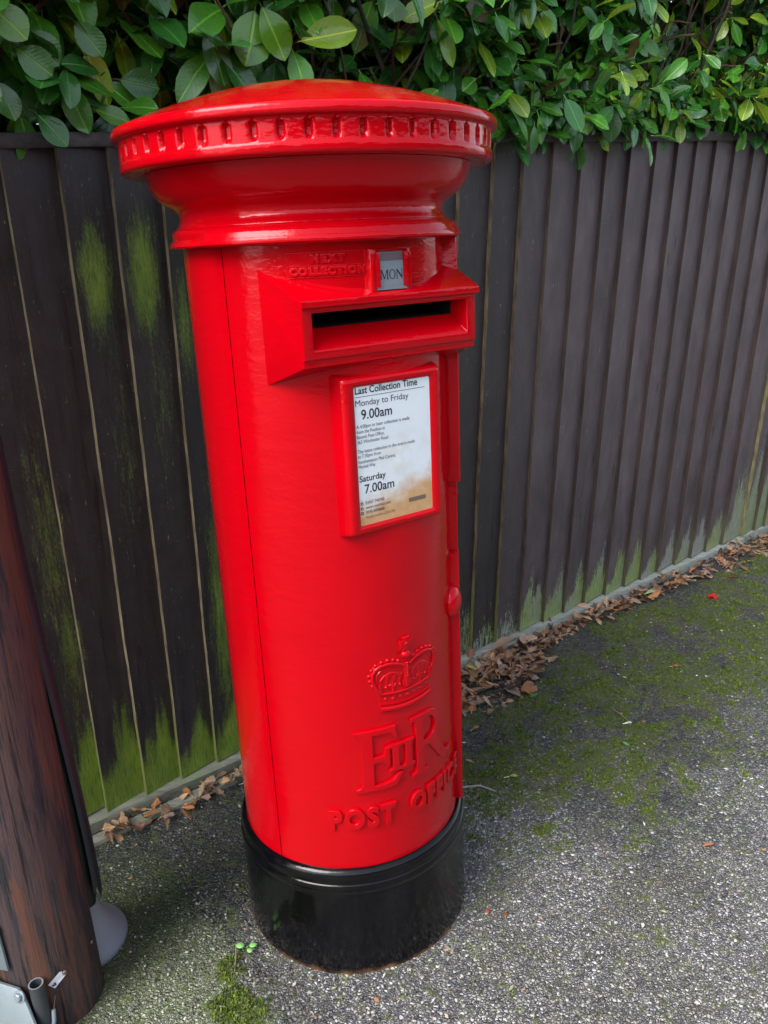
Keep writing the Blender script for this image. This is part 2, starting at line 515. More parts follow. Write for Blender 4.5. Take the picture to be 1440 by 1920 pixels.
# ---- raised lettering
def curve_mesh(obj_data):
    o = bpy.data.objects.new('tmp', obj_data)
    COL.objects.link(o)
    me = bpy.data.meshes.new_from_object(o)
    vs = [v.co.copy() for v in me.vertices]; fs = [tuple(p.vertices) for p in me.polygons]
    bpy.data.objects.remove(o); bpy.data.meshes.remove(me)
    return vs, fs
def text_mesh(s, extrude=0.0, bevel=0.0, spacing=1.0, bold=0.0):
    cu = bpy.data.curves.new('tmp', 'FONT')
    cu.body = s; cu.size = 1.0; cu.extrude = extrude; cu.bevel_depth = bevel; cu.bevel_resolution = 1
    cu.resolution_u = 4; cu.space_character = spacing; cu.offset = bold
    r = curve_mesh(cu); bpy.data.curves.remove(cu); return r
def poly_mesh(polys, extrude, bevel):
    cu = bpy.data.curves.new('tmp', 'CURVE'); cu.dimensions = '2D'; cu.fill_mode = 'BOTH'
    cu.extrude = extrude; cu.bevel_depth = bevel; cu.bevel_resolution = 2
    for pl in polys:
        sp = cu.splines.new('POLY'); sp.points.add(len(pl)-1); sp.use_cyclic_u = True
        for p, (x, y) in zip(sp.points, pl): p.co = (x, y, 0, 1)
    r = curve_mesh(cu); bpy.data.curves.remove(cu); return r
def fit_box(vs, x0, x1, y0, y1):
    xs = [v.x for v in vs]; ys = [v.y for v in vs]
    a, b, c, d = min(xs), max(xs), min(ys), max(ys)
    return [Vector(((v.x-a)/(b-a)*(x1-x0)+x0, (v.y-c)/(d-c)*(y1-y0)+y0, v.z)) for v in vs]
def slice_x(vs, fs, step=0.006):
    bm = bmesh.new()
    bv = [bm.verts.new(v) for v in vs]
    for f in fs:
        try: bm.faces.new([bv[i] for i in f])
        except ValueError: pass
    x0 = min(v.x for v in vs); x1 = max(v.x for v in vs)
    k = x0+step
    while k < x1:
        bmesh.ops.bisect_plane(bm, geom=bm.verts[:]+bm.edges[:]+bm.faces[:], plane_co=(k, 0, 0), plane_no=(1, 0, 0))
        k += step
    bm.verts.ensure_lookup_table(); bm.verts.index_update()
    r = [v.co.copy() for v in bm.verts], [tuple(v.index for v in f.verts) for f in bm.faces]
    bm.free(); return r
def relief(parts, name, parent, depth, auto=28):
    mb = MB()
    for vs, fs in parts:
        zs_ = [v.z for v in vs]; zm = min(zs_)
        vs, fs = slice_x(vs, fs)
        mb.add([wrap(v.x, v.y, (v.z-zm)-0.002) for v in vs], fs)
    return mb.build(name, RED, parent, auto=auto)

def word(s, u0, u1, v0, v1, bev=0.0012, ext=0.0016, spacing=1.08, bold=0.0):
    h = v1-v0
    vs, fs = text_mesh(s, ext/h, bev/h*1.0, spacing, bold)
    sc = h
    vs = [Vector((v.x, v.y, v.z*sc*0.72)) for v in vs]
    return fit_box(vs, u0, u1, v0, v1), fs
relief([word('POST', -0.166, -0.036, 0.345, 0.392, bev=0.0016, ext=0.0042, spacing=1.25, bold=0.034)], 'raised_lettering', box, 0.003)
relief([word('OFFICE', -0.004, 0.167, 0.345, 0.392, bev=0.0016, ext=0.0042, spacing=1.25, bold=0.034)], 'raised_lettering', box, 0.003)

# royal cypher E II R : slab serif capitals
def stem(x0, x1, y0, y1, ser, sh=0.007):
    "upright with bracketed serifs"
    b = sh*0.8
    return [(x0-ser, y0), (x1+ser, y0), (x1+ser, y0+sh*0.6), (x1+b*0.4, y0+sh), (x1, y0+sh+b), (x1, y1-sh-b), (x1+b*0.4, y1-sh), (x1+ser, y1-sh*0.6), (x1+ser, y1), (x0-ser, y1), (x0-ser, y1-sh*0.6), (x0-b*0.4, y1-sh), (x0, y1-sh-b), (x0, y0+sh+b), (x0-b*0.4, y0+sh), (x0-ser, y0+sh*0.6)]
def arc(cx, cy, rx, ry, a0, a1, n=14):
    return [(cx+rx*math.cos(R_(a0+(a1-a0)*k/n)), cy+ry*math.sin(R_(a0+(a1-a0)*k/n))) for k in range(n+1)]
zb, zt_ = 0.4285, 0.5575
Epoly = [(-0.1105, zb), (-0.034, zb), (-0.020, zb+0.024), (-0.026, zb+0.025), (-0.039, zb+0.0115), (-0.055, zb+0.0085), (-0.0775, zb+0.0085),
         (-0.0775, 0.4885), (-0.055, 0.4885), (-0.051, 0.4755), (-0.0455, 0.4755), (-0.0455, 0.515), (-0.051, 0.515), (-0.055, 0.4985), (-0.0775, 0.4985),
         (-0.0775, zt_-0.009), (-0.050, zt_-0.009), (-0.040, zt_-0.011), (-0.034, zt_-0.024), (-0.0285, zt_-0.024), (-0.031, zt_), (-0.1105, zt_), (-0.1105, zt_-0.005), (-0.101, zt_-0.0075), (-0.097, zt_-0.016),
         (-0.097, zb+0.016), (-0.101, zb+0.0075), (-0.1105, zb+0.005)]
I1 = stem(-0.0375, -0.0265, 0.4605, 0.517, 0.007, 0.006)
I2 = stem(-0.0095, 0.0015, 0.4605, 0.517, 0.007, 0.006)
Rout = [(0.003, zb), (0.043, zb), (0.043, zb+0.005), (0.0335, zb+0.0075), (0.031, zb+0.016), (0.031, 0.489), (0.040, 0.4885), (0.049, 0.483), (0.083, zb+0.006), (0.093, zb), (0.112, zb+0.001), (0.1225, zb+0.008), (0.121, zb+0.0125), (0.109, zb+0.0095), (0.099, zb+0.0125), (0.069, 0.4885)] \
    + arc(0.047, 0.5235, 0.0355, 0.034, -55, 90) + [(0.004, zt_), (0.004, zt_-0.005), (0.0125, zt_-0.0075), (0.0145, zt_-0.016), (0.0145, zb+0.016), (0.0125, zb+0.0075), (0.003, zb+0.005)]
Rin = arc(0.045, 0.523, 0.0215, 0.0255, -90, 90) + [(0.031, 0.5485), (0.031, 0.4975)]
cy = [poly_mesh([p], 0.0030, 0.0013) for p in (Epoly, I1, I2)] + [poly_mesh([Rout, Rin[::-1]], 0.0030, 0.0013)]
relief(cy, 'royal_cypher', box, 0.003)

# NEXT COLLECTION plate
mbp = MB()
mbp.grid([[wrap(-0.165+0.127*k/16, v, 0.0011) for k in range(17)] for v in (1.3705, 1.3875)])
mbp.grid([[wrap(-0.165+0.127*k/16, v, 0.0011) for k in range(17)] for v in (1.3878, 1.4075)])
for seg in (([-0.165, -0.038], 1.3705), ([-0.165, -0.038], 1.3877), ([-0.165, -0.038], 1.4075)):
    mbp.tube([wrap(seg[0][0]+(seg[0][1]-seg[0][0])*k/16, seg[1], 0.0002) for k in range(17)], 0.0011, 6)
for uu in (-0.165, -0.038):
    mbp.tube([wrap(uu, v, 0.0002) for v in (1.3705, 1.39, 1.4075)], 0.0011, 6)
plate = mbp.build('next_collection_plate', RED, box, auto=60)
relief([word('NEXT', -0.1285, -0.0735, 1.3910, 1.4050, bev=0.0014, ext=0.0026, spacing=1.4, bold=0.02), word('COLLECTION', -0.1615, -0.0415, 1.3725, 1.3865, bev=0.0014, ext=0.0026, spacing=1.25, bold=0.02)], 'next_collection_lettering', plate, 0.002)

# crown
def build_crown():
    mb = MB()
    def tube(pts, r, n=7, fl=1.0, d0=0.0015):
        b = len(mb.v)
        rs = r if isinstance(r, (list, tuple)) else [r]*len(pts)
        mb.tube([(x, y, 0) for x, y in pts], rs, n)
        for i in range(b, len(mb.v)):
            x, y, z = mb.v[i]; mb.v[i] = tuple(wrap(x, y, d0+z*fl))
    def ball(x, y, r, d=0.001, sq=1.0, ry=None):
        b = len(mb.v)
        mb.sphere((x, y, d), r, ry or r, r*sq, 9, 6)
        for i in range(b, len(mb.v)):
            xx, yy, z = mb.v[i]; mb.v[i] = tuple(wrap(xx, yy, z))
    def flat(pl, e, bv):
        vs, fs = poly_mesh([pl], e, bv); vs, fs = slice_x(vs, fs, 0.008); zm = min(v.z for v in vs)
        mb.add([wrap(v.x, v.y, v.z-zm-0.002) for v in vs], fs)
    sag = lambda x: -0.006*(1-(x/0.058)**2)          # bands bow downwards
    # backing plate: the crown's outline
    out = [(-0.056, 0.5945), (-0.03, 0.5905), (0, 0.589), (0.03, 0.5905), (0.056, 0.5945), (0.060, 0.628), (0.070, 0.650), (0.0735, 0.668), (0.068, 0.684), (0.055, 0.692), (0.036, 0.6935), (0.016, 0.690), (0.009, 0.688), (-0.009, 0.688), (-0.016, 0.690), (-0.036, 0.6935), (-0.055, 0.692), (-0.068, 0.684), (-0.0735, 0.668), (-0.070, 0.650), (-0.060, 0.628)]
    flat(out, 0.0013, 0.0008)
    xs_ = [-0.056+0.112*k/14 for k in range(15)]
    tube([(x, 0.5985+sag(x)) for x in xs_], 0.0058, 8, 0.9)
    tube([(x, 0.6095+sag(x)) for x in xs_], 0.0030, 6, 1.0, 0.0022)
    tube([(x, 0.6300+sag(x)*0.9) for x in xs_], 0.0036, 7, 1.0, 0.0024)
    for k in range(7):      # jewels of the band
        x = -0.046+0.092*k/6
        ball(x, 0.6195+sag(x), 0.0046 if k % 2 else 0.0032, 0.0018, 0.8, 0.0036)
    for sgn in (-1, 1):
        arch = [(0.055, 0.632), (0.064, 0.646), (0.0695, 0.659), (0.0695, 0.671), (0.0635, 0.681), (0.053, 0.6865), (0.040, 0.6880), (0.027, 0.686), (0.015, 0.6815), (0.006, 0.676)]
        tube([(x*sgn, y) for x, y in arch], 0.0036, 8, 1.1, 0.0024)
        inner = [(0.050, 0.634), (0.058, 0.648), (0.0615, 0.660), (0.060, 0.670), (0.053, 0.677), (0.041, 0.6795), (0.028, 0.6775), (0.016, 0.672)]
        tube([(x*sgn, y) for x, y in inner], 0.0017, 6, 1.0, 0.0022)
        pts = [(0.0630, 0.640), (0.0695, 0.6495), (0.0740, 0.660), (0.0750, 0.671), (0.0705, 0.6815), (0.0620, 0.6895), (0.0505, 0.6940), (0.0385, 0.6950), (0.0270, 0.6930), (0.0170, 0.6885)]
        for k, (x, y) in enumerate(pts):
            ball(x*sgn, y, 0.0033+0.0006*min(k, 5)/5, 0.0015)
        # folds of the cap
        for j in range(3):
            tube([((0.012+0.013*j+0.004*math.sin(k))*sgn, 0.642+0.0048*k+0.004*j-0.0025*abs(k-4)) for k in range(6)], [0.003, 0.0042, 0.0046, 0.0046, 0.004, 0.0022], 7, 0.75, 0.0004)
        tube([(sgn*x, y) for x, y in ((0.012, 0.655), (0.022, 0.665), (0.034, 0.668), (0.046, 0.664), (0.054, 0.655))], 0.0030, 7, 0.9, 0.001)
        # fleur-de-lis and half cross on the rim
        x0 = 0.030*sgn
        tube([(x0, 0.630), (x0, 0.653)], [0.0030, 0.0018], 7, 1.0, 0.0026)
        for q in (-1, 1):
            tube([(x0, 0.638), (x0+q*0.005, 0.645), (x0+q*0.0085, 0.643)], [0.002, 0.0026, 0.0018], 6, 1.0, 0.0026)
        x1 = 0.054*sgn
        tube([(x1, 0.632), (x1+0.003*sgn, 0.650)], [0.0032, 0.0036], 7, 1.0, 0.0026)
        ball(x0-0.014*sgn, 0.640, 0.0034, 0.0022); ball(x0+0.014*sgn, 0.641, 0.0034, 0.0022)
    # central arch with its pearls and cross pattee
    tube([(0, 0.632), (0, 0.655), (0, 0.682)], [0.0070, 0.0062, 0.0056], 8, 0.6, 0.0026)
    for k in range(6): ball(0, 0.654+0.0052*k, 0.0019, 0.0062)
    for a in range(4):
        c, s_ = math.cos(a*math.pi/2), math.sin(a*math.pi/2)
        flat([(0+(x*c-y*s_), 0.6405+(x*s_+y*c)) for x, y in ((-0.0012, 0), (0.0012, 0), (0.0055, 0.0095), (-0.0055, 0.0095))], 0.0028, 0.0008)
    # monde and cross
    ball(0, 0.6960, 0.0105, 0.0012, 0.75, 0.0095)
    tube([(-0.0115, 0.6975), (0, 0.6945), (0.0115, 0.6975)], 0.0017, 6, 1.0, 0.007)
    tube([(0, 0.698), (0, 0.7065)], 0.0017, 6, 1.0, 0.0068)
    for a in range(4):
        c, s_ = math.cos(a*math.pi/2), math.sin(a*math.pi/2)
        flat([(x*c-y*s_, 0.7195+(x*s_+y*c)) for x, y in ((-0.0022, 0), (0.0022, 0), (0.0068, 0.0115), (-0.0068, 0.0115))], 0.0026, 0.0014)
    ball(0, 0.7195, 0.0045, 0.0036)
    mb.build('crown_emblem', RED, box, auto=55)
build_crown()

# notice frame, notice
PAPER = None
def mat_paper():
    t = NT('printed_paper_behind_glass')
    v = t.coord()
    x, y, z = t.sep(v)[0], t.sep(v)[1], t.sep(v)[2]
    l = t.math('ADD', t.math('MULTIPLY', x, ED.x), t.math('MULTIPLY', y, ED.y))
    base = t.mix(t.noise(v, 16, 3), (0.66, 0.73, 0.80), (0.78, 0.82, 0.86))
    n = t.noise(v, 26, 5, 0.6)
    h = t.math('SUBTRACT', z, t.math('ADD', t.math('MULTIPLY', n, 0.090), 0.947))       # height above a ragged tide line
    h = t.math('ADD', h, t.math('MULTIPLY', t.math('SUBTRACT', 0.022, l), 0.22))
    f = t.ramp(h, [(0.0, 1.0), (0.014, 0.75), (0.045, 0.0)])
    brown = t.mix(t.noise(v, 70, 4), (0.46, 0.20, 0.045), (0.66, 0.40, 0.17))
    base = t.mix(t.math('MULTIPLY', f, 0.92), base, brown)
    # damp bloom in the middle right
    dx = t.math('MULTIPLY', t.math('SUBTRACT', l, 0.018), 9.0); dz = t.math('MULTIPLY', t.math('SUBTRACT', z, 1.06), 9.0)
    rr = t.math('ADD', t.math('MULTIPLY', dx, dx), t.math('MULTIPLY', dz, dz))
    bl = t.math('MULTIPLY', t.ramp(rr, [(0.0, 1.0), (0.45, 0.0)]), t.ramp(t.noise(v, 40, 4), [(0.42, 0.0), (0.6, 0.5)]))
    base = t.mix(bl, base, (0.62, 0.60, 0.50))
    t.set('Base Color', base)
    t.set('Roughness', 0.22)
    t.set('Normal', t.bump(t.noise(v, 20, 3), 0.2, 0.003))
    return t.mat
FR_L = -0.003
def build_notice():
    rings = [(0.1075, 0.142, 0.185), (0.1025, 0.1375, 0.215), (0.0985, 0.1340, 0.2285), (0.0955, 0.1315, 0.2340), (0.0925, 0.1290, 0.2362), (0.0880, 0.1255, 0.2372), (0.0840, 0.1230, 0.2368), (0.0790, 0.1195, 0.2352), (0.0765, 0.1180, 0.2335), (0.0755, 0.1172, 0.2312)]
    zc = 1.0810
    mb = MB(); idx = []
    def corner_pts(w, h, rad):
        P = []
        for (sx, sz, a0) in ((1, 1, 0), (-1, 1, 90), (-1, -1, 180), (1, -1, 270)):
            for k in range(5):
                a = R_(a0+90*k/4)
                P.append((sx*(w-rad)+rad*math.cos(a), sz*(h-rad)+rad*math.sin(a)))
        return P
    for i, (w, h, d) in enumerate(rings):
        rad = 0.006 if i < 6 else 0.0035
        idx.append([mb.vert(HP(FR_L+x, d, zc+z)) for x, z in corner_pts(w, h, rad)])
    n = len(idx[0])
    for a, b in zip(idx[:-1], idx[1:]):
        for k in range(n):
            mb.face((a[k], a[(k+1) % n], b[(k+1) % n], b[k]))
    fr = mb.build('notice_frame', RED, box, auto=60)
    # paper and its print are one sheet
    pm = MB()
    dp = 0.2322
    pm.add([HP(FR_L+x, dp, zc+z) for x, z in ((-0.078, -0.1195), (0.078, -0.1195), (0.078, 0.1195), (-0.078, 0.1195))], [(0, 1, 2, 3)], 0, None, False)
    def line(s, l0, l1, zbase, cap, m=1, bold=0.0):
        vs, fs = text_mesh(s, bold=bold)
        xs_ = [v.x for v in vs]; a, b = min(xs_), max(xs_)
        # cap height of the built-in face is about 0.70 of its size
        pm.add([HP(l0+(v.x-a)/(b-a)*(l1-l0), dp+0.0003, zbase+v.y*cap/0.70) for v in vs], fs, m, None, False)
    line('Last Collection Time', -0.0765, 0.0478, 1.1872, 0.0112, bold=0.018)
    pm.add([HP(x, dp+0.0003, z) for x, z in ((-0.0765, 1.1816), (0.0622, 1.1816), (0.0622, 1.1824), (-0.0765, 1.1824))], [(0, 1, 2, 3)], 1, None, False)
    line('Monday to Friday', -0.0768, 0.0288, 1.1672, 0.0104)
    line('9.00am', -0.0667, -0.0059, 1.1450, 0.0158, bold=0.012)
    line('A 4.00pm or later collection is made', -0.0772, 0.0291, 1.1308, 0.0060)
    line('from the Postbox at', -0.0772, -0.0217, 1.1222, 0.0058)
    line('Bassett Post Office,', -0.0772, -0.0231, 1.1138, 0.0058)
    line('363 Winchester Road', -0.0772, -0.0161, 1.1053, 0.0058)
    line('The latest collection in the area is made', -0.0772, 0.0385, 1.0894, 0.0058)
    line('at 7.30pm from', -0.0772, -0.0320, 1.0812, 0.0058)
    line('Southampton Mail Centre,', -0.0772, -0.0022, 1.0718, 0.0058)
    line('Mitchell Way', -0.0772, -0.0441, 1.0636, 0.0058)
    line('Saturday', -0.0768, -0.0241, 1.0402, 0.0106, bold=0.014)
    line('7.00am', -0.0677, -0.0076, 1.0192, 0.0155, bold=0.012)
    line('03457 740740', -0.0674, -0.0297, 1.0000, 0.0055)
    line('www.royalmail.com', -0.0675, -0.0169, 0.9918, 0.0052)
    line('0345 6000606', -0.0674, -0.0298, 0.9834, 0.0052)
    line('Postbox number SO15 590', -0.0679, -0.0093, 0.9748, 0.0046, m=2)
    # little symbols before the contact lines
    for zi in (1.0026, 0.9940, 0.9858):
        pm.add([HP(x, dp+0.0003, zi+z) for x, z in ((-0.0772, -0.0026), (-0.0722, -0.0026), (-0.0722, 0.0008), (-0.0733, 0.0026), (-0.0772, 0.0026))], [(0, 1, 2, 3, 4)], 1, None, False)
        pm.add([HP(x, dp+0.0005, zi+z) for x, z in ((-0.0760, -0.0012), (-0.0734, -0.0012), (-0.0734, 0.0008), (-0.0760, 0.0008))], [(0, 1, 2, 3)], 0, None, False)
    pm.add([HP(x, dp+0.0003, z) for x, z in ((0.0217, 0.9849), (0.0585, 0.9849), (0.0585, 0.9924), (0.0217, 0.9924))], [(0, 1, 2, 3)], 2, None, False)
    pm.build('collection_notice', [mat_paper(), INK, simple('faded_print', (0.17, 0.12, 0.09), 0.4)], fr, auto=0)
build_notice()

# day tab holder with MON
def build_day():
    mb = MB()
    zc = 1.3745
    rings = [(0.0450, 0.0370, 0.205), (0.0430, 0.0345, 0.226), (0.0375, 0.0330, 0.2370), (0.0335, 0.0325, 0.2405), (0.0300, 0.0320, 0.2412), (0.0292, 0.0310, 0.2405), (0.0288, 0.0305, 0.2360)]
    idx = [[mb.vert(HP(sx*w, d, zc+sz*h)) for sx, sz in ((-1, -1), (1, -1), (1, 1), (-1, 1))] for w, h, d in rings]
    for a, b in zip(idx[:-1], idx[1:]):
        for k in range(4): mb.face((a[k], a[(k+1) % 4], b[(k+1) % 4], b[k]))
    mb.face(idx[-1])
    for sx in (-1, 1):      # rails
        mb.box(HP(sx*0.0265, 0.2395, 1.3765), ED*0.0032, ND*0.0032, Vector((0, 0, 0.0265)))
        mb.box(HP(sx*0.0355, 0.2395, 1.3730), ED*0.0016, ND*0.0020, Vector((0, 0, 0.0285)))
    h = mb.build('day_tab_holder', RED, box, auto=40, bevel=0.0008)
    tm = MB()
    d = 0.2392
    P = [(-0.0225, 1.3475), (0.0225, 1.3475), (0.0225, 1.3895), (-0.0225, 1.3895)]
    tm.add([HP(x, d, z) for x, z in P]+[HP(x, d-0.002, z) for x, z in P], [(0, 1, 2, 3), (0, 4, 5, 1), (3, 2, 6, 7), (0, 3, 7, 4), (1, 5, 6, 2)], 0, None, False)
    tm.add([HP(x, d+0.0012, z) for x, z in ((-0.0295, 1.3460), (0.0290, 1.3460), (0.0275, 1.3500), (-0.0280, 1.3500))], [(0, 1, 2, 3)], 0, None, False)
    tm.add([HP(x, 0.2372, z) for x, z in ((-0.0235, 1.3885), (0.0235, 1.3885), (0.0235, 1.4035), (-0.0235, 1.4035))], [(0, 1, 2, 3)], 2, None, False)
    # MON in thin serif capitals
    def ser(pl, x0, w, zb_, hh):
        vs, fs = poly_mesh([pl], 0, 0) if not isinstance(pl[0], list) else poly_mesh(pl, 0, 0)
        tm.add([HP(x0+v.x*w, d+0.0004, zb_+v.y*hh) for v in vs], fs, 1, None, False)
    zb_, hh = 1.3620, 0.0142
    Mp = [(0, 0), (.22, 0), (.22, .03), (.15, .05), (.17, .86), (.46, 0), (.5, 0), (.81, .86), (.81, .05), (.72, .03), (.72, 0), (1, 0), (1, .03), (.92, .05), (.90, .95), (.98, .97), (.98, 1), (.79, 1), (.51, .2), (.22, 1), (.02, 1), (.02, .97), (.11, .95), (.08, .05), (0, .03)]
    ser(Mp, -0.0222, 0.0165, zb_, hh)
    O1 = arc(.5, .5, .5, .52, 0, 350, 30); O2 = arc(.5, .5, .37, .46, 0, 350, 30)
    ser([O1, O2[::-1]], -0.0048, 0.0118, zb_, hh)
    Np = [(0, 0), (.27, 0), (.27, .03), (.17, .05), (.17, .80), (.84, -.02), (.88, -.02), (.88, .95), (.98, .97), (.98, 1), (.70, 1), (.70, .97), (.81, .95), (.81, .27), (.2, 1), (0, 1), (0, .97), (.1, .93), (.1, .05), (0, .03)]
    ser(Np, 0.0080, 0.0140, zb_, hh)
    tm.build('day_tab', [simple('grey_enamel_tab', (0.20, 0.235, 0.275), 0.35, 0.0, (40, .1, .001)), INK, simple('tab_backing', (0.16, 0.12, 0.14), 0.3)], h, auto=0)
build_day()

# hinge casing at the right of the door, in three lifts
def casing(name, t0, t1, z0, z1, r, drop=0.006, ztop=0.0):
    mb = MB()
    n = 14
    rows = []
    for (rr, z) in ((0.226, z0), (r, z0), (r, z1), (0.226, z1+ztop)):
        rows.append([cyl(t0+(t1-t0)*k/n, rr, z) for k in range(n+1)])
    mb.grid(rows)
    for k in (0, n):
        mb.face([len(mb.v)-(4-i)*(n+1)+k for i in range(4)])
    return mb.build(name, RED, box, auto=40, bevel=0.0025)
casing('hinge_casing', 74, 108, 0.262, 0.828, 0.2484, ztop=0.010)
casing('hinge_casing', 76, 107, 0.836, 0.985, 0.2470)
casing('hinge_casing', 73, 108, 0.980, 1.4215, 0.2548)
mk = MB()
rows = []
for i in range(11):
    ph = math.pi*i/10 - math.pi/2
    row = []
    for j in range(24):
        a = 2*math.pi*j/24
        q = Vector((math.cos(ph)*math.cos(a), math.cos(ph)*math.sin(a), math.sin(ph)))
        zz = max(q.z, -0.55)*0.036
        row.append(cyl(73.5, 0.2335, 0.733) + (Vector((math.cos(R_(73.5)), math.sin(R_(73.5)), 0))*q.x*0.036 + Vector((math.sin(R_(73.5)), -math.cos(R_(73.5)), 0))*q.y*0.020) + Vector((0, 0, zz)))
    rows.append(row)
mk.grid(rows, 0, True)
mk.build('lock_cover', RED, box, auto=50)

# ------------------------------------------------------------------ fence
def mat_board():
    t = NT('dark_stained_boards')
    a = t.attr('Col'); ch = t.node('ShaderNodeSeparateColor'); t.l.new(a.outputs['Color'], ch.inputs[0])
    paler, alg, side = ch.outputs[0], ch.outputs[1], ch.outputs[2]
    tone = a.outputs['Alpha']
    uv = t.node('ShaderNodeUVMap'); uv.uv_map = 'UVMap'
    def m(sx, sy):
        mp = t.node('ShaderNodeMapping'); mp.inputs['Scale'].default_value = (sx, sy, 1); t.l.new(uv.outputs[0], mp.inputs['Vector']); return mp.outputs[0]
    grain = t.noise(m(85, 4.5), 1.0, 7, 0.68, 0.8)
    fine = t.noise(m(270, 22), 1.0, 5, 0.7, 0.3)
    streak = t.noise(m(120, 11), 1.0, 6, 0.72)
    speck = t.noise(m(330, 90), 1.0, 4, 0.7)
    mott = t.noise(m(26, 16), 1.0, 5, 0.65)
    patch = t.noise(m(14, 5), 1.0, 4)
    dark = t.mix(patch, (0.024, 0.018, 0.017), (0.040, 0.033, 0.036))
    dark = t.mix(t.ramp(grain, [(0.35, 0.0), (0.75, 0.7)]), dark, (0.062, 0.050, 0.054))
    dark = t.mix(t.math('MULTIPLY', side, t.ramp(patch, [(0.3, 0.3), (0.75, 0.9)])), dark, (0.170, 0.128, 0.140))  # boards to the right coloured lighter, standing in for stronger light there
    dark = t.mix(t.ramp(mott, [(0.40, 0.0), (0.68, 0.55)]), dark, t.mix(side, (0.018, 0.015, 0.016), (0.088, 0.066, 0.072)))
    dark = t.mix(t.ramp(speck, [(0.60, 0.0), (0.72, 0.6)]), dark, t.mix(side, (0.085, 0.075, 0.078), (0.20, 0.17, 0.175)))
    dark = t.mix(t.ramp(grain, [(0.30, 0.75), (0.42, 0.0)]), dark, (0.012, 0.009, 0.009))
    tn = t.node('ShaderNodeMix', data_type='RGBA', blend_type='MULTIPLY'); tn.inputs[0].default_value = 1.0
    t.l.new(dark, tn.inputs[6])
    cmb = t.node('ShaderNodeCombineColor'); [t.l.new(tone, cmb.inputs[k]) for k in range(3)]
    t.l.new(cmb.outputs[0], tn.inputs[7])
    dark = tn.outputs[2]
    # soft green film
    gf = t.ramp(t.math('ADD', alg, t.math('ADD', t.math('MULTIPLY', t.math('SUBTRACT', streak, 0.5), 1.5), t.math('ADD', t.math('MULTIPLY', t.math('SUBTRACT', fine, 0.5), 0.9), t.math('MULTIPLY', t.math('SUBTRACT', speck, 0.5), 1.2)))), [(0.25, 0.0), (0.85, 1.0)])
    green = t.mix(t.noise(m(22, 9), 1.0, 4), (0.070, 0.150, 0.014), (0.350, 0.500, 0.055))
    green = t.mix(t.ramp(fine, [(0.48, 0.0), (0.66, 0.75)]), green, (0.035, 0.055, 0.014))
    col = t.mix(t.math('MULTIPLY', gf, 0.9), dark, green)
    # bare weathered wood where the stain has come off
    wf = t.ramp(t.math('ADD', paler, t.math('ADD', t.math('MULTIPLY', t.math('SUBTRACT', streak, 0.5), 1.9), t.math('ADD', t.math('MULTIPLY', t.math('SUBTRACT', fine, 0.5), 1.5), t.math('MULTIPLY', t.math('SUBTRACT', speck, 0.5), 1.3)))), [(0.44, 0.0), (0.54, 1.0)])
    wood = t.mix(t.ramp(t.noise(m(3.1, 0.9), 1.0, 2), [(0.40, 0.0), (0.58, 1.0)]), (0.40, 0.42, 0.37), (0.34, 0.46, 0.14))
    wood = t.mix(t.ramp(fine, [(0.35, 0.7), (0.65, 0.0)]), wood, (0.12, 0.12, 0.10))
    col = t.mix(wf, col, wood)
    kd = t.voro(m(9, 2.4), 1.0)
    col = t.mix(t.ramp(kd.outputs['Distance'], [(0.035, 0.75), (0.075, 0.0)]), col, (0.012, 0.009, 0.009))
    sp = t.voro(m(30, 30), 1.0)
    col = t.mix(t.ramp(sp.outputs['Distance'], [(0.02, 0.8), (0.035, 0.0)]), col, (0.4, 0.38, 0.36))
    t.set('Base Color', col)
    t.set('Roughness', t.ramp(grain, [(0.2, 0.42), (0.8, 0.68)]))
    # knots
    kn = t.voro(m(9, 2.4), 1.0)
    ring = t.math('SINE', t.math('MULTIPLY', kn.outputs['Distance'], 95.0))
    kk = t.math('MULTIPLY', ring, t.ramp(kn.outputs['Distance'], [(0.02, 1.0), (0.17, 0.0)]))
    b = t.bump(t.math('ADD', t.math('ADD', grain, t.math('MULTIPLY', fine, 0.5)), t.math('MULTIPLY', kk, 0.35)), 0.55, 0.002)
    t.set('Normal', b)
    return t.mat
def mat_edge():
    t = NT('worn_board_edges')
    a = t.attr('Col'); ch = t.node('ShaderNodeSeparateColor'); t.l.new(a.outputs['Color'], ch.inputs[0])
    v = t.coord((1, 1, 0.25))
    n = t.noise(v, 60, 5); n2 = t.noise(v, 18, 4)
    left = t.mix(t.ramp(n, [(0.35, 0.0), (0.65, 1.0)]), (0.110, 0.080, 0.055), (0.34, 0.27, 0.17))
    right = t.mix(t.ramp(n2, [(0.35, 0.0), (0.7, 1.0)]), (0.040, 0.028, 0.026), (0.085, 0.060, 0.052))
    col = t.mix(ch.outputs[2], left, right)
    col = t.mix(t.math('MULTIPLY', ch.outputs[1], t.ramp(n, [(0.2, 0.5), (0.6, 1.0)])), col, (0.17, 0.20, 0.05))
    t.set('Base Color', col); t.set('Roughness', 0.65)
    t.set('Normal', t.bump(n, 0.5, 0.002))
    return t.mat
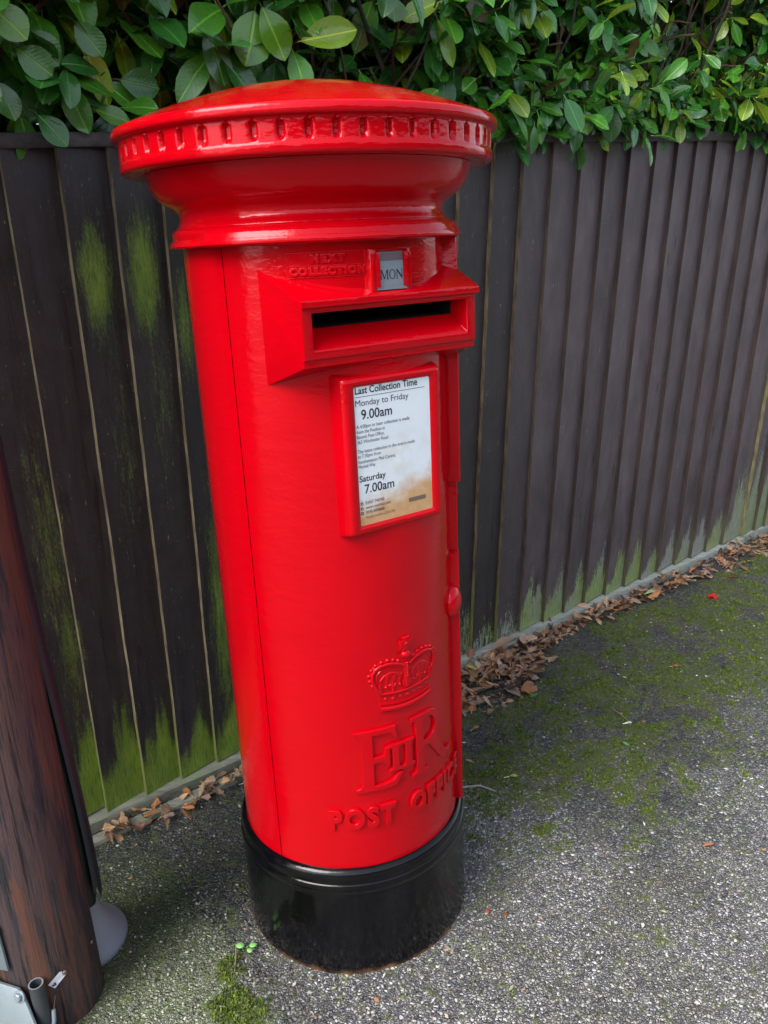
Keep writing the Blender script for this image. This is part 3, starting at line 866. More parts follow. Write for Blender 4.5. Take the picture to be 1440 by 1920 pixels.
def mat_rail(name, c1, c2, c3):
    t = NT(name); v = t.coord()
    # stretch noise along the rail
    mp = t.node('ShaderNodeMapping'); tc = t.node('ShaderNodeTexCoord'); t.l.new(tc.outputs['Object'], mp.inputs['Vector'])
    mp.inputs['Rotation'].default_value = (0, 0, -math.atan2(FE.y, FE.x)); mp.inputs['Scale'].default_value = (3, 70, 70)
    n = t.noise(mp.outputs[0], 1, 6, 0.6); n2 = t.noise(v, 10, 4)
    col = t.mix(t.ramp(n, [(0.3, 0.0), (0.7, 1.0)]), c1, c2)
    col = t.mix(t.ramp(n2, [(0.45, 0.0), (0.7, 0.8)]), col, c3)
    t.set('Base Color', col); t.set('Roughness', 0.75)
    t.set('Normal', t.bump(n, 0.7, 0.003))
    return t.mat

fence = thing('fence', FP(0.5, -0.045), 'dark brown vertical feather edge board fence behind the red post box', 'fence')
def htop(s): return 1.605 + 0.0335*s
tops = [-2.37-0.108*k for k in range(36, 0, -1)] + [-2.37, -2.265, -2.16, -2.05, -1.94, -1.83, -1.725, -1.62, -1.515, -1.41, -1.305, -1.2, -1.09, -0.98, -0.873, -0.768, -0.663, -0.56, -0.452, -0.34, -0.225, -0.105, 0.02, 0.145, 0.27, 0.395, 0.52, 0.638, 0.758, 0.885, 1.0, 1.115, 1.242, 1.357, 1.466, 1.58, 1.70, 1.817, 1.935, 2.06, 2.222, 2.33, 2.42, 2.54, 2.66, 2.78, 2.9, 3.02, 3.14]
def lean_off(s): return 0.020 if s < 0.3 else 0.024*1.0
def build_boards():
    mb = MB(); T_ = 0.0165
    uvs = []
    r2 = random.Random(11)
    patches = [(-0.62, 1.33, 0.035, 0.11, 1.0), (-0.515, 1.33, 0.035, 0.12, 1.1), (-0.43, 1.22, 0.025, 0.12, 0.7), (-0.5, 1.05, 0.04, 0.2, 0.35), (-0.6, 0.95, 0.04, 0.25, 0.3), (-0.80, 0.75, 0.04, 0.28, 0.45), (-0.79, 0.5, 0.03, 0.2, 0.55), (-0.40, 0.45, 0.03, 0.35, 0.7)]
    for i in range(len(tops)-1):
        s0, s1 = tops[i], tops[i+1]
        w = s1-s0
        NR, NC = (48, 11) if s0 > -1.6 else (10, 4)
        jit = r2.uniform(-0.002, 0.002)
        thick = T_*r2.uniform(0.85, 1.15)*(1.35 if s0 < 0 else 1.0)
        peak = r2.uniform(0.5, 0.85)
        ph = r2.uniform(0.7, 1.35)
        hb = r2.uniform(-0.004, 0.004)
        tone = r2.uniform(0.78, 1.15)
        wav = r2.uniform(0, 10)
        right = sstep(0.3, 1.0, s0)
        b0 = len(mb.v)
        rows_i = []
        for r in range(NR+1):
            fr = r/NR
            h = hb + (htop((s0+s1)/2)+0.002-hb)*fr
            so = -0.006*fr if s0 < 0 else 0.0
            row = []
            for c in range(NC+1):
                q = c/NC
                s = s0 + so + (w+0.004)*q + jit
                if c == 0: s += 0.0018*mnoise.noise(Vector((s0*9, h*5, wav)))
                d = thick*(1-q*0.93) + 0.0012*mnoise.noise(Vector((s*14, h*2, 3)))
                # green at the foot on the left, bare wood on the right
                hh = h
                prof_ = math.exp(-((q-peak)/0.40)**2)
                rag = 1+0.55*mnoise.noise(Vector((s*55, h*3, 1.5)))+0.35*mnoise.noise(Vector((s*130, h*6, 8.5)))
                if s0 < -0.02:
                    lim = (0.23*ph*(0.45+0.55*prof_) if s0 > -0.87 else 0.30)*rag
                    alg = 1.05*(1-sstep(lim*0.35, lim*1.25, hh))*(0.75+0.35*prof_)
                    paler = 0.1*(1-sstep(0.0, 0.05, hh))
                else:
                    far = sstep(1.7, 2.4, s0)
                    lim = (0.20+0.22*far)*ph*(0.25+0.75*prof_)*rag
                    paler = 0.86*(1-sstep(lim*0.1, lim*1.35, hh))
                    alg = 0.0
                if -0.1 < s0 < 0.7: paler *= 0.6
                for (ps, phh, ws, wh, am) in patches:
                    alg = max(alg, am*math.exp(-((s-ps)/ws)**2-((hh-phh)/wh)**2))
                row.append(mb.vert(FP(s, h, d), (paler, min(alg, 1.2), right, tone)))
                uvs.append((s+i*0.37, h+i*1.3))
            rows_i.append(row)
        for r in range(NR):
            for c in range(NC):
                mb.face((rows_i[r][c], rows_i[r][c+1], rows_i[r+1][c+1], rows_i[r+1][c]), 0)
        # thick edge, facing left
        ed = []
        for r in range(NR+1):
            v0 = Vector(mb.v[rows_i[r][0]])
            c0 = mb.c[rows_i[r][0]]
            yel = 2.2 < s0 < 2.25
            al = 0.45*(1-sstep(0.6, 1.3, r/NR*1.6)) if yel else 0.9*(1-sstep(0.1, 0.35, r/NR*1.6)) if right < 0.5 else 0.25*(1-sstep(0.05, 0.2, r/NR*1.6))
            p = v0 + FN*0.0; q_ = v0 - FN*(thick+0.004) + FE*0.001
            rc_ = 0.0 if yel else right
            a_ = mb.vert(p, (0, al, rc_, 1)); b_ = mb.vert(q_, (0, al, rc_, 1)); uvs += [(0, 0), (0, 0)]
            ed.append((a_, b_))
        for r in range(NR):
            mb.face((ed[r][0], ed[r+1][0], ed[r+1][1], ed[r][1]), 1)
        # foot
        ft = []
        for c in range(NC+1):
            v0 = Vector(mb.v[rows_i[0][c]])
            ft.append((mb.vert(v0, (0.2, 0.2, right, 1)), mb.vert(v0-FN*0.024, (0.2, 0.2, right, 1)))); uvs += [(0, 0), (0, 0)]
        for c in range(NC):
            mb.face((ft[c][0], ft[c][1], ft[c+1][1], ft[c+1][0]), 1)
    # back of the boards
    k0 = len(mb.v)
    for (s, h) in ((tops[0], 0), (tops[-1], 0), (tops[-1], htop(tops[-1])), (tops[0], htop(tops[0]))):
        mb.vert(FP(s, h, -0.012), (0, 0, 0, 1)); uvs.append((s, h))
    mb.face((k0, k0+1, k0+2, k0+3), 0)
    o = mb.build('boarding', [mat_board(), mat_edge()], fence, auto=30)
    uvl = o.data.uv_layers.new(name='UVMap')
    for lp in o.data.loops: uvl.data[lp.index].uv = uvs[lp.vertex_index]
build_boards()
def rail(name, s0, s1, prof, m, seg=0.05, wob=0.0015, hf=None, bevel=0):
    mb = MB(); n = max(2, int((s1-s0)/seg)); rows = []
    for k in range(n+1):
        s = s0+(s1-s0)*k/n
        hh = hf(s) if hf else 0
        rows.append([FP(s, h+hh+wob*mnoise.noise(Vector((s*6, i*3.1, 0))), d+wob*mnoise.noise(Vector((s*6, i*3.1, 7)))) for i, (d, h) in enumerate(prof)])
    mb.grid(rows, 0, True)
    m0 = len(prof)
    mb.face([k for k in range(m0)][::-1]); mb.face([n*m0+k for k in range(m0)])
    return mb.build(name, m, fence, auto=40)
CAPR = mat_rail('weathered_capping', (0.030, 0.026, 0.028), (0.075, 0.066, 0.066), (0.11, 0.10, 0.085))
rail('capping_rail', -6.25, 0.30, [(-0.035, 0.0), (0.026, 0.0), (0.028, 0.004), (0.028, 0.022), (0.025, 0.026), (-0.035, 0.030)], CAPR, hf=htop)
rail('capping_rail', 0.3035, 3.14, [(-0.035, 0.0), (0.026, 0.0), (0.028, 0.004), (0.028, 0.024), (0.025, 0.028), (-0.035, 0.032)], CAPR, hf=htop)
GREY = mat_rail('silvered_gravel_board', (0.13, 0.13, 0.10), (0.28, 0.285, 0.235), (0.20, 0.24, 0.15))
GREY2 = mat_rail('pale_gravel_board', (0.22, 0.235, 0.21), (0.36, 0.39, 0.36), (0.28, 0.33, 0.25))
# square timber under the boards, and the lower board let into the ground
rail('gravel_board', -6.25, 0.36, [(-0.03, -0.060), (0.030, -0.060), (0.031, -0.030), (0.034, -0.009), (0.030, -0.004), (-0.03, -0.004)], GREY)
rail('gravel_board', -6.25, 0.36, [(0.050, -0.075), (0.082, -0.075), (0.083, -0.040), (0.080, -0.030), (0.052, -0.028)], GREY)
rail('gravel_board', 0.3635, 2.215, [(-0.03, -0.060), (0.034, -0.060), (0.036, -0.022), (0.032, -0.006), (-0.03, -0.004)], GREY2)
rail('gravel_board', 2.2185, 3.14, [(-0.03, -0.060), (0.018, -0.060), (0.019, -0.020), (0.017, -0.006), (-0.03, -0.004)], GREY2)
# old nails in the boards
# ------------------------------------------------------------------ hedge
def mat_leaf(name, rough=0.3, trans=True):
    t = NT(name)
    a = t.attr('Col')
    uv = t.node('ShaderNodeUVMap'); uv.uv_map = 'UVMap'
    u = t.sep(uv.outputs[0])
    au = t.math('ABSOLUTE', t.math('SUBTRACT', u[0], 0.5))
    vein = t.ramp(au, [(0.012, 1.0), (0.045, 0.0)])
    side = t.math('SINE', t.math('MULTIPLY', t.math('SUBTRACT', u[1], t.math('MULTIPLY', au, 0.55)), 62.0))
    sv = t.ramp(side, [(0.90, 0.0), (1.0, 0.14)])
    v = t.coord()
    col = t.mix(t.math('MULTIPLY', t.noise(v, 45, 4), 0.7), a.outputs['Color'], t.mix(1.0, a.outputs['Color'], (0.55, 0.62, 0.55), 'MULTIPLY'))
    light = t.mix(1.0, a.outputs['Color'], (2.6, 2.0, 1.7), 'MULTIPLY')
    col = t.mix(t.math('ADD', t.math('MULTIPLY', vein, 0.75), t.math('MULTIPLY', sv, 0.55), True), col, light)
    blem = t.ramp(t.noise(v, 38, 3), [(0.70, 0.0), (0.745, 0.8)])
    col = t.mix(blem, col, (0.16, 0.12, 0.05))
    t.set('Base Color', col)
    t.set('Roughness', t.ramp(t.noise(v, 30, 3), [(0.3, rough), (0.7, rough+0.16)]))
    t.bsdf.inputs['Specular IOR Level'].default_value = 0.7
    hgt = t.math('ADD', t.math('MULTIPLY', vein, -0.7), t.math('MULTIPLY', side, 0.045))
    t.set('Normal', t.bump(t.math('ADD', hgt, t.math('MULTIPLY', t.noise(v, 90, 2), 0.5)), 0.5, 0.002))
    if trans:
        tr = t.node('ShaderNodeBsdfTranslucent'); t.bsdf.inputs['Coat Weight'].default_value = 0.12; t.bsdf.inputs['Coat Roughness'].default_value = 0.2; ms = t.node('ShaderNodeMixShader')
        t.l.new(light, tr.inputs['Color'])
        ms.inputs[0].default_value = 0.10
        t.l.new(t.bsdf.outputs[0], ms.inputs[1]); t.l.new(tr.outputs[0], ms.inputs[2])
        t.l.new(ms.outputs[0], t.n['Material Output'].inputs['Surface'])
    return t.mat
LW = [(0.0, 0.02), (0.10, 0.34), (0.24, 0.68), (0.42, 0.94), (0.58, 1.0), (0.74, 0.90), (0.87, 0.62), (0.95, 0.30), (1.0, 0.02)]
def add_leaf(mb, uvs, base, dirv, nor, L, W, col, fold=0.25, curl=0.15, twist=0.0, widths=LW, wave=0.0, rr=rnd, m=0, petiole=0.0):
    d = Vector(dirv).normalized()
    nor = Vector(nor); nor = (nor - d*nor.dot(d))
    if nor.length < 1e-4: nor = d.orthogonal()
    nor.normalize()
    side = d.cross(nor)
    rows = []
    ph = rr.uniform(0, 6.28)
    bp = Vector(base) + d*petiole
    for (tt, wd) in widths:
        c = bp + d*(L*tt) - nor*(curl*L*tt*tt)
        tw = twist*tt
        sd_ = side*math.cos(tw) + nor*math.sin(tw)
        nn_ = nor*math.cos(tw) - side*math.sin(tw)
        row = []
        for k in (-1, -0.5, 0, 0.5, 1):
            hw_ = W*0.5*wd
            p = c + sd_*(k*hw_) + nn_*(fold*abs(k)*hw_ + wave*W*math.sin(ph+tt*9+k*1.3)*abs(k))
            row.append(p); uvs.append((0.5+k*0.5*max(wd, 0.15), tt))
        rows.append(row)
    mb.grid(rows, m, False, col)
    if petiole > 0:
        b = len(mb.v)
        q = Vector(base); r_ = 0.0011
        for p in (q, bp+d*0.004):
            for a in range(3):
                mb.vert(p + side*(r_*math.cos(a*2.094)) + nor*(r_*math.sin(a*2.094)), tuple(min(1, c*1.6+0.02) for c in col[:3])); uvs.append((0.5, 0.0))
        for a in range(3):
            mb.face((b+a, b+(a+1) % 3, b+3+(a+1) % 3, b+3+a), m)
def set_uv(o, uvs):
    l = o.data.uv_layers.new(name='UVMap')
    for lp in o.data.loops: l.data[lp.index].uv = uvs[lp.vertex_index]

hedge = thing('laurel_hedge', FP(0.5, 1.6, -0.3), 'glossy green laurel hedge growing over the top of the dark fence', 'hedge')
def build_hedge():
    rh = random.Random(5)
    mb, uvs, br = MB(), [], MB()
    bark = lambda: (rh.uniform(0.05, 0.09), rh.uniform(0.035, 0.05), rh.uniform(0.025, 0.035))
    def leafcol(s, depth):
        k = rh.random()
        if k < 0.07 + 0.08*sstep(0.3, 1.6, s): c = (0.250, 0.420, 0.030)       # young yellow green
        elif k < 0.5: c = (0.078, 0.270, 0.024)
        else: c = (0.036, 0.165, 0.026)
        f = rh.uniform(0.75, 1.3)
        if rh.random() < 0.012: c = (0.10, 0.055, 0.02)
        return tuple(x*f for x in c)
    def shoot(s, h, d, big, dirv, nl, ln):
        base = FP(s, h, d)
        dv = Vector(dirv).normalized()
        pts = [base]
        cur = base.copy(); dd = dv.copy()
        for k in range(4):
            cur = cur + dd*(ln/4); pts.append(cur.copy())
            dd = (dd + Vector((rh.uniform(-.15, .15), rh.uniform(-.15, .15), rh.uniform(-.05, .15)))).normalized()
        r0 = rh.uniform(0.0022, 0.0042)
        c = bark() if rh.random() < 0.6 else (0.06, 0.085, 0.02)
        br.tube(pts, [r0, r0*0.9, r0*0.75, r0*0.6, r0*0.45], 5, col=c)
        for k in range(nl):
            t_ = 0.25+0.78*(k+0.5)/nl
            i = min(3, int(t_*4)); fr = t_*4-i
            p = pts[i].lerp(pts[i+1], min(1, fr))
            ang = k*2.4+rh.uniform(-.5, .5)
            ax = (pts[i+1]-pts[i]).normalized()
            o1 = ax.orthogonal().normalized(); o2 = ax.cross(o1)
            out = o1*math.cos(ang)+o2*math.sin(ang)
            ld = (ax*rh.uniform(0.2, 0.9) + out*1.0 + Vector((0, 0, -rh.uniform(0.1, 0.9)))).normalized()
            nr_ = (Vector((0, 0, 1))*0.75 + FN*rh.uniform(0.3, 1.2) + Vector((rh.uniform(-.5, .5), rh.uniform(-.5, .5), rh.uniform(-.3, .3))))
            L = big*rh.uniform(0.72, 1.2)
            add_leaf(mb, uvs, p, ld, nr_, L, L*rh.uniform(0.46, 0.60), leafcol(s, d), rh.uniform(0.05, 0.35), rh.uniform(0.0, 0.28), rh.uniform(-.4, .4), wave=rh.uniform(0, 0.06), rr=rh, petiole=0.012)
    # outer layer
    n = 0
    s = -1.5
    for i in range(2100):
        s = rh.uniform(-2.3, 3.2)
        u_ = rh.random()
        big = 0.108 - 0.028*sstep(-0.2, 1.0, s)
        h = htop(s) + (0.06 if s > 0.4 else 0.13) + u_*0.85
        bul = 0.05*math.sin(s*3.1+1)+0.04*math.sin(s*7.3+h*4)
        depth = rh.random()**1.35
        d = 0.0 + bul - depth*0.34
        gap = mnoise.noise(Vector((s*2.6, h*3.4, 4.2)))
        if gap < -0.12 and depth < 0.65: continue          # openings into the dark interior
        dv = FN*rh.uniform(0.4, 1.0) + FE*rh.uniform(-.7, .7) + Vector((0, 0, rh.uniform(-.45, .75)))
        shoot(s, h, d, big, dv, rh.randint(5, 8), rh.uniform(0.10, 0.2))
    # the hedge runs on to the left
    for i in range(800):
        s = rh.uniform(-6.2, -2.3); dv = FN*rh.uniform(0.2, 1.0) + FE*rh.uniform(-.7, .7) + Vector((0, 0, rh.uniform(-.3, .8)))
        shoot(s, htop(s)+rh.uniform(0.0, 1.0), rh.uniform(-0.4, 0.05), 0.13, dv, 7, 0.2)
    # fringe hanging over the capping
    for i in range(290):
        s = rh.uniform(-2.3, 3.2)
        big = 0.105 - 0.030*sstep(-0.2, 1.0, s)
        if s < 0.5 and rh.random() < 0.80: continue
        h = htop(s)+rh.uniform(0.05, 0.16)
        dv = FN*rh.uniform(0.5, 1.0) + FE*rh.uniform(-.6, .6) + Vector((0, 0, rh.uniform(-.5, .2)))
        shoot(s, h, rh.uniform(-0.10, 0.0), big, dv, rh.randint(3, 5), rh.uniform(0.06, 0.12))
    # inside: shaded leaves and woody stems
    for i in range(1900):
        s = rh.uniform(-2.3, 3.4); h = htop(s)+rh.uniform(-0.25, 1.35); d = rh.uniform(-1.05, -0.28)
        dv = Vector((rh.uniform(-1, 1), rh.uniform(-1, 1), rh.uniform(-.3, 1)))
        shoot(s, h, d, 0.14, dv, 8, 0.25)
    for i in range(420):
        s = rh.uniform(-2.3, 3.2); d = rh.uniform(-0.42, -0.02)
        p = FP(s, htop(s)+rh.uniform(-0.12, 0.25), d)
        dirv = (Vector((0, 0, 1)) + FE*rh.uniform(-.9, .9) + FN*rh.uniform(-.2, .55)).normalized()
        pts = [p]
        for k in range(6):
            p = p + dirv*rh.uniform(0.05, 0.13); pts.append(p.copy())
            dirv = (dirv + Vector((rh.uniform(-.3, .3), rh.uniform(-.3, .3), rh.uniform(-.1, .2)))).normalized()
        r0 = rh.uniform(0.003, 0.007)
        # cut back by the shears: stop short, pale end
        c = bark()
        br.tube(pts, [r0*(1-0.09*k) for k in range(7)], 6, col=c)
        e = pts[-1]; br.sphere(e, r0*0.5, r0*0.5, r0*0.5, 6, 3, col=(0.30, 0.20, 0.12))
    # short sheared stubs of pale wood
    for i in range(170):
        s = rh.uniform(0.2, 3.0); h = htop(s)+rh.uniform(0.05, 0.6)
        p = FP(s, h, rh.uniform(-0.16, 0.02))
        dv = (FN*rh.uniform(0.2, 0.8)+FE*rh.uniform(-.3, .9)+Vector((0, 0, rh.uniform(-.1, 1)))).normalized()
        L = rh.uniform(0.05, 0.12); r0 = rh.uniform(0.002, 0.0036)
        c = (rh.uniform(0.13, 0.22), rh.uniform(0.085, 0.13), rh.uniform(0.05, 0.075))
        br.tube([p, p+dv*L*0.5+Vector((0, 0, 0.004)), p+dv*L], [r0*1.1, r0, r0*0.95], 6, col=c)
    # the big leaves nearest the post box
    def fpix(x, y, d):
        dr = fw + rt2*(x-720)/F_PX - up2*(y-960)/F_PX
        q = P0 + FN*d
        return CAM_LOC + dr*((q-CAM_LOC).dot(FN)/dr.dot(FN))
    for (x0, y0, x1, y1, w, g, dd) in ((478, 20, 464, 122, 70, 1.25, 0.12), (490, 12, 538, 112, 62, 1.35, 0.13), (386, 50, 424, 160, 52, 0.8, 0.10), (-20, 8, 52, 72, 56, 1.4, 0.10), (70, 215, 128, 273, 46, 0.8, 0.07), (178, 206, 246, 228, 34, 1.2, 0.05),
            (45, 55, 112, 122, 52, 0.9, 0.06), (30, 90, 100, 140, 50, 1.0, 0.08), (140, 40, 195, 105, 44, 0.9, 0.05), (110, 125, 92, 195, 38, 0.7, 0.03), (280, 25, 325, 88, 42, 0.75, 0.04), (165, 110, 180, 205, 42, 0.6, 0.0), (-10, 150, 30, 225, 44, 1.0, 0.05), (225, 150, 300, 165, 50, 0.7, 0.02), (335, 120, 385, 185, 44, 0.7, 0.0),
            (560, 20, 575, 75, 36, 1.1, 0.08), (625, -5, 628, 40, 34, 1.2, 0.08), (735, -10, 742, 40, 50, 1.2, 0.10), (820, 35, 853, 125, 30, 1.7, 0.10), (925, 195, 940, 265, 44, 1.0, 0.06), (975, 190, 990, 280, 36, 1.3, 0.06), (1045, 210, 1062, 270, 32, 1.1, 0.06), (1265, 195, 1260, 262, 30, 1.0, 0.06)):
        a_ = fpix(x0, y0, dd-0.02); b_ = fpix(x1, y1, dd)
        L = (b_-a_).length; W = w*((a_-CAM_LOC).length)/F_PX
        c = (0.058*g*g, 0.20*g, 0.018)
        add_leaf(mb, uvs, a_, b_-a_, FN + Vector((rh.uniform(-.25, .25), -0.2, rh.uniform(0.1, 0.6))), L, W*0.98, c, 0.18, 0.08, rh.uniform(-.15, .15), wave=0.02, rr=rh, petiole=0.0)
        br.tube([a_-(b_-a_)*0.25-FN*0.03, a_-(b_-a_)*0.08, a_+(b_-a_)*0.02], 0.0016, 5, col=(0.12, 0.17, 0.04))
    o = mb.build('foliage', mat_leaf('laurel_leaf', 0.20), hedge, auto=0)
    set_uv(o, uvs)
    t = NT('laurel_bark'); a = t.attr('Col'); v = t.coord()
    t.set('Base Color', t.mix(t.noise(v, 120, 3), a.outputs['Color'], t.mix(1.0, a.outputs['Color'], (0.5, 0.5, 0.5), 'MULTIPLY')))
    t.set('Roughness', 0.8); t.set('Normal', t.bump(t.noise(v, 200, 3), 0.4, 0.001))
    br.build('branches', t.mat, hedge, auto=60)
build_hedge()

# ------------------------------------------------------------------ wooden utility pole with its fittings
PC = Vector((-0.6235, -0.2234, 0))
pole = thing('utility_pole', PC, 'dark creosoted wooden pole with rusty streaks at the left edge beside the post box', 'utility pole')
def PP(th, r, z): return PC + Vector((r*math.sin(R_(th)), -r*math.cos(R_(th)), z))
def mat_pole():
    t = NT('creosoted_timber')
    v = t.coord((1, 1, 0.09)); v2 = t.coord((1, 1, 0.03))
    n = t.noise(v, 40, 6, 0.65, 0.4); n2 = t.noise(v2, 120, 4); n3 = t.noise(t.coord((1, 1, 0.3)), 7, 4)
    z = t.sep(t.coord())[2]
    col = t.mix(n2, (0.024, 0.016, 0.017), (0.080, 0.055, 0.056))
    hi = t.ramp(z, [(0.10, 0.0), (0.55, 1.0)])
    col = t.mix(t.math('MULTIPLY', hi, 0.42), col, (0.115, 0.044, 0.040))
    rust = t.ramp(t.math('ADD', n, t.math('MULTIPLY', t.math('SUBTRACT', n3, 0.5), 0.5)), [(0.53, 0.0), (0.61, 0.8)])
    col = t.mix(rust, col, t.mix(n2, (0.085, 0.030, 0.018), (0.14, 0.056, 0.032)))
    col = t.mix(t.ramp(t.noise(v, 62, 6, 0.7), [(0.41, 0.9), (0.50, 0.0)]), col, (0.018, 0.019, 0.026))
    crack = t.noise(t.coord((1, 1, 0.022)), 170, 5, 0.6, 0.3)
    cr = t.ramp(crack, [(0.34, 1.0), (0.41, 0.0)])
    fib = t.noise(t.coord((1, 1, 0.12)), 300, 4, 0.7)
    col = t.mix(t.ramp(fib, [(0.35, 0.0), (0.7, 0.35)]), col, t.mix(1.0, col, (1.7, 1.6, 1.65), 'MULTIPLY'))
    col = t.mix(t.math('MULTIPLY', cr, 0.85), col, (0.008, 0.007, 0.008))
    t.set('Base Color', col); t.set('Roughness', 0.68)
    t.set('Normal', t.bump(t.math('ADD', t.math('ADD', n, t.math('MULTIPLY', n2, 0.6)), t.math('ADD', t.math('MULTIPLY', cr, -1.2), t.math('MULTIPLY', fib, 0.4))), 0.7, 0.004))
    return t.mat
mbp = MB()
rows = []
for i in range(61):
    z = -0.06+5.6*i/60
    rows.append([PP(360*k/56, (0.0905-0.0012*max(z, 0))*(1+0.012*mnoise.noise(Vector((math.cos(k*0.112)*2, math.sin(k*0.112)*2, z*0.5)))), z) for k in range(56)])
mbp.grid(rows, 0, True)
mbp.face([60*56+k for k in range(56)])
mbp.build('shaft', mat_pole(), pole, auto=60)
ZINC = simple('galvanised_steel', (0.30, 0.37, 0.42), 0.42, 0.55, (60, 0.25, 0.002), (14, (0.42, 0.49, 0.53)))
# black cable capping behind the pole, sprung away at its foot
PLAST = simple('black_plastic_capping', (0.020, 0.020, 0.031), 0.4, 0.0, (50, 0.2, 0.002))
az = math.degrees(0)
ta = R_(21.8)
TN = Vector((math.cos(ta), math.sin(ta), 0))      # to the right of the pole as seen
TB = Vector((-math.sin(ta), math.cos(ta), 0))     # away
mc = MB()
def capr(z): return 0.0865 + 0.0225*(1-sstep(0.25, 1.05, z))
rows = []
for i in range(22):
    z = 0.20+5.2*(i/21)**1.6
    o = PC + TN*capr(z) + TB*0.028
    row = []
    for k in range(9):
        a = R_(-95+190*k/8)
        row.append(o + TN*(0.016*math.cos(a)-0.004) + TB*(0.026*math.sin(a)) + Vector((0, 0, z + (0.018*math.sin(k*2.1) if i == 0 else 0))))
    rows.append(row)
mc.grid(rows)
mc.build('cable_capping', PLAST, pole, auto=50)
mcs = MB()   # cable inside it
mcs.tube([PC+TN*0.088+TB*0.03+Vector((0, 0, 0.165)), PC+TN*0.092+TB*0.030+Vector((0, 0, 0.3)), PC+TN*0.084+TB*0.028+Vector((0, 0, 0.8)), PC+TN*0.072+TB*0.02+Vector((0, 0, 1.6))], [0.017, 0.016, 0.013, 0.012], 12)
mcs.build('cable', simple('cable_sheath', (0.008, 0.008, 0.011), 0.5, 0, (60, .2, .001)), pole, auto=60)
# grey flared boot where the cable goes into the ground
mf = MB()
bc = PC + TN*0.058 + TB*0.122
rows = []
for (r, z, sh) in ((0.102, -0.02, 0.0), (0.102, 0.006, 0.0), (0.100, 0.014, 0.0), (0.091, 0.024, 0.002), (0.076, 0.046, 0.006), (0.058, 0.074, 0.012), (0.040, 0.102, 0.018), (0.028, 0.124, 0.024), (0.021, 0.150, 0.030), (0.0195, 0.165, 0.031)):
    rows.append([bc + Vector((r*math.cos(2*math.pi*k/40)*1.0, r*math.sin(2*math.pi*k/40), z)) - TB*0.45*z + TN*sh for k in range(40)])
mf.grid(rows, 0, True)
mf.build('cable_boot', simple('grey_plastic', (0.33, 0.375, 0.44), 0.45, 0, (18, .15, .004), (9, (0.27, 0.31, 0.37))), pole, auto=60)
# galvanised plates on the near face
def plate_mesh(name, poly, th, z0=0.0, r=0.0925):
    "poly: (angle, height) outline laid on the shaft"
    mb = MB(); n = len(poly)
    a_ = [mb.vert(PP(a, r, z)) for a, z in poly]; b_ = [mb.vert(PP(a, r+th, z)) for a, z in poly]
    mb.face(b_); mb.face(a_[::-1])
    for k in range(n): mb.face((a_[k], a_[(k+1) % n], b_[(k+1) % n], b_[k]))
    return mb.build(name, ZINC, pole, auto=30, bevel=0.001)
def flat_plate(name, c, ax, ay, poly, th):
    nrm = ax.cross(ay).normalized(); mb = MB(); n = len(poly)
    a_ = [mb.vert(c+ax*x+ay*y) for x, y in poly]; b_ = [mb.vert(c+ax*x+ay*y+nrm*th) for x, y in poly]
    mb.face(b_); mb.face(a_[::-1])
    for k in range(n): mb.face((a_[k], a_[(k+1) % n], b_[(k+1) % n], b_[k]))
    return mb.build(name, ZINC, pole, auto=30, bevel=0.0008)
TN2 = Vector((math.cos(R_(-24)), math.sin(R_(-24)), 0)); UPZ = Vector((0, 0, 1))
flat_plate('bracket_plate', PP(-24, 0.094, 0), TN2, UPZ, [(-0.09, 0.152), (0.006, 0.166), (0.003, 0.250), (0.0045, 0.262), (0.000, 0.272), (-0.005, 0.274), (-0.09, 0.278)], 0.005)
# sloping strut foot
sp_ = PP(-30, 0.135, 0.004) + TN2*0.058
br1 = flat_plate('bracket_plate', sp_, TN2, (UPZ*0.95-Vector((TN2.y, -TN2.x, 0))*0.3).normalized(), [(-0.11, -0.02), (0.060, -0.02), (0.054, 0.020), (-0.008, 0.118), (-0.022, 0.130), (-0.11, 0.130)], 0.006)
def bolt(name, c, nrm, r):
    nrm = Vector(nrm).normalized(); mb = MB()
    a = nrm.orthogonal().normalized(); b = nrm.cross(a)
    def ring(rr, hh, n): return [c + (a*math.cos(2*math.pi*k/n)+b*math.sin(2*math.pi*k/n))*rr + nrm*hh for k in range(n)]
    mb.grid([ring(r, 0, 24), ring(r, 0.0025, 24), ring(r*0.62, 0.0028, 24)], 0, True)
    hx = [ring(r*0.62, 0.0027, 6), ring(r*0.62, 0.008, 6), ring(r*0.5, 0.0095, 6)]
    b0 = len(mb.v); mb.grid(hx, 0, True, None, False); mb.face([b0+12+k for k in range(6)], 0, False)
    return mb.build(name, ZINC, pole, auto=30)
nb = (Vector((TN2.y, -TN2.x, 0))*0.95+UPZ*0.3)
bolt('bolt', sp_+TN2*(-0.016)+UPZ*0.112-Vector((TN2.y, -TN2.x, 0))*0.036+nb*0.006, nb, 0.0125)
bolt('bolt', sp_+TN2*(0.052)+UPZ*0.028-Vector((TN2.y, -TN2.x, 0))*0.010+nb*0.006, nb, 0.0125)
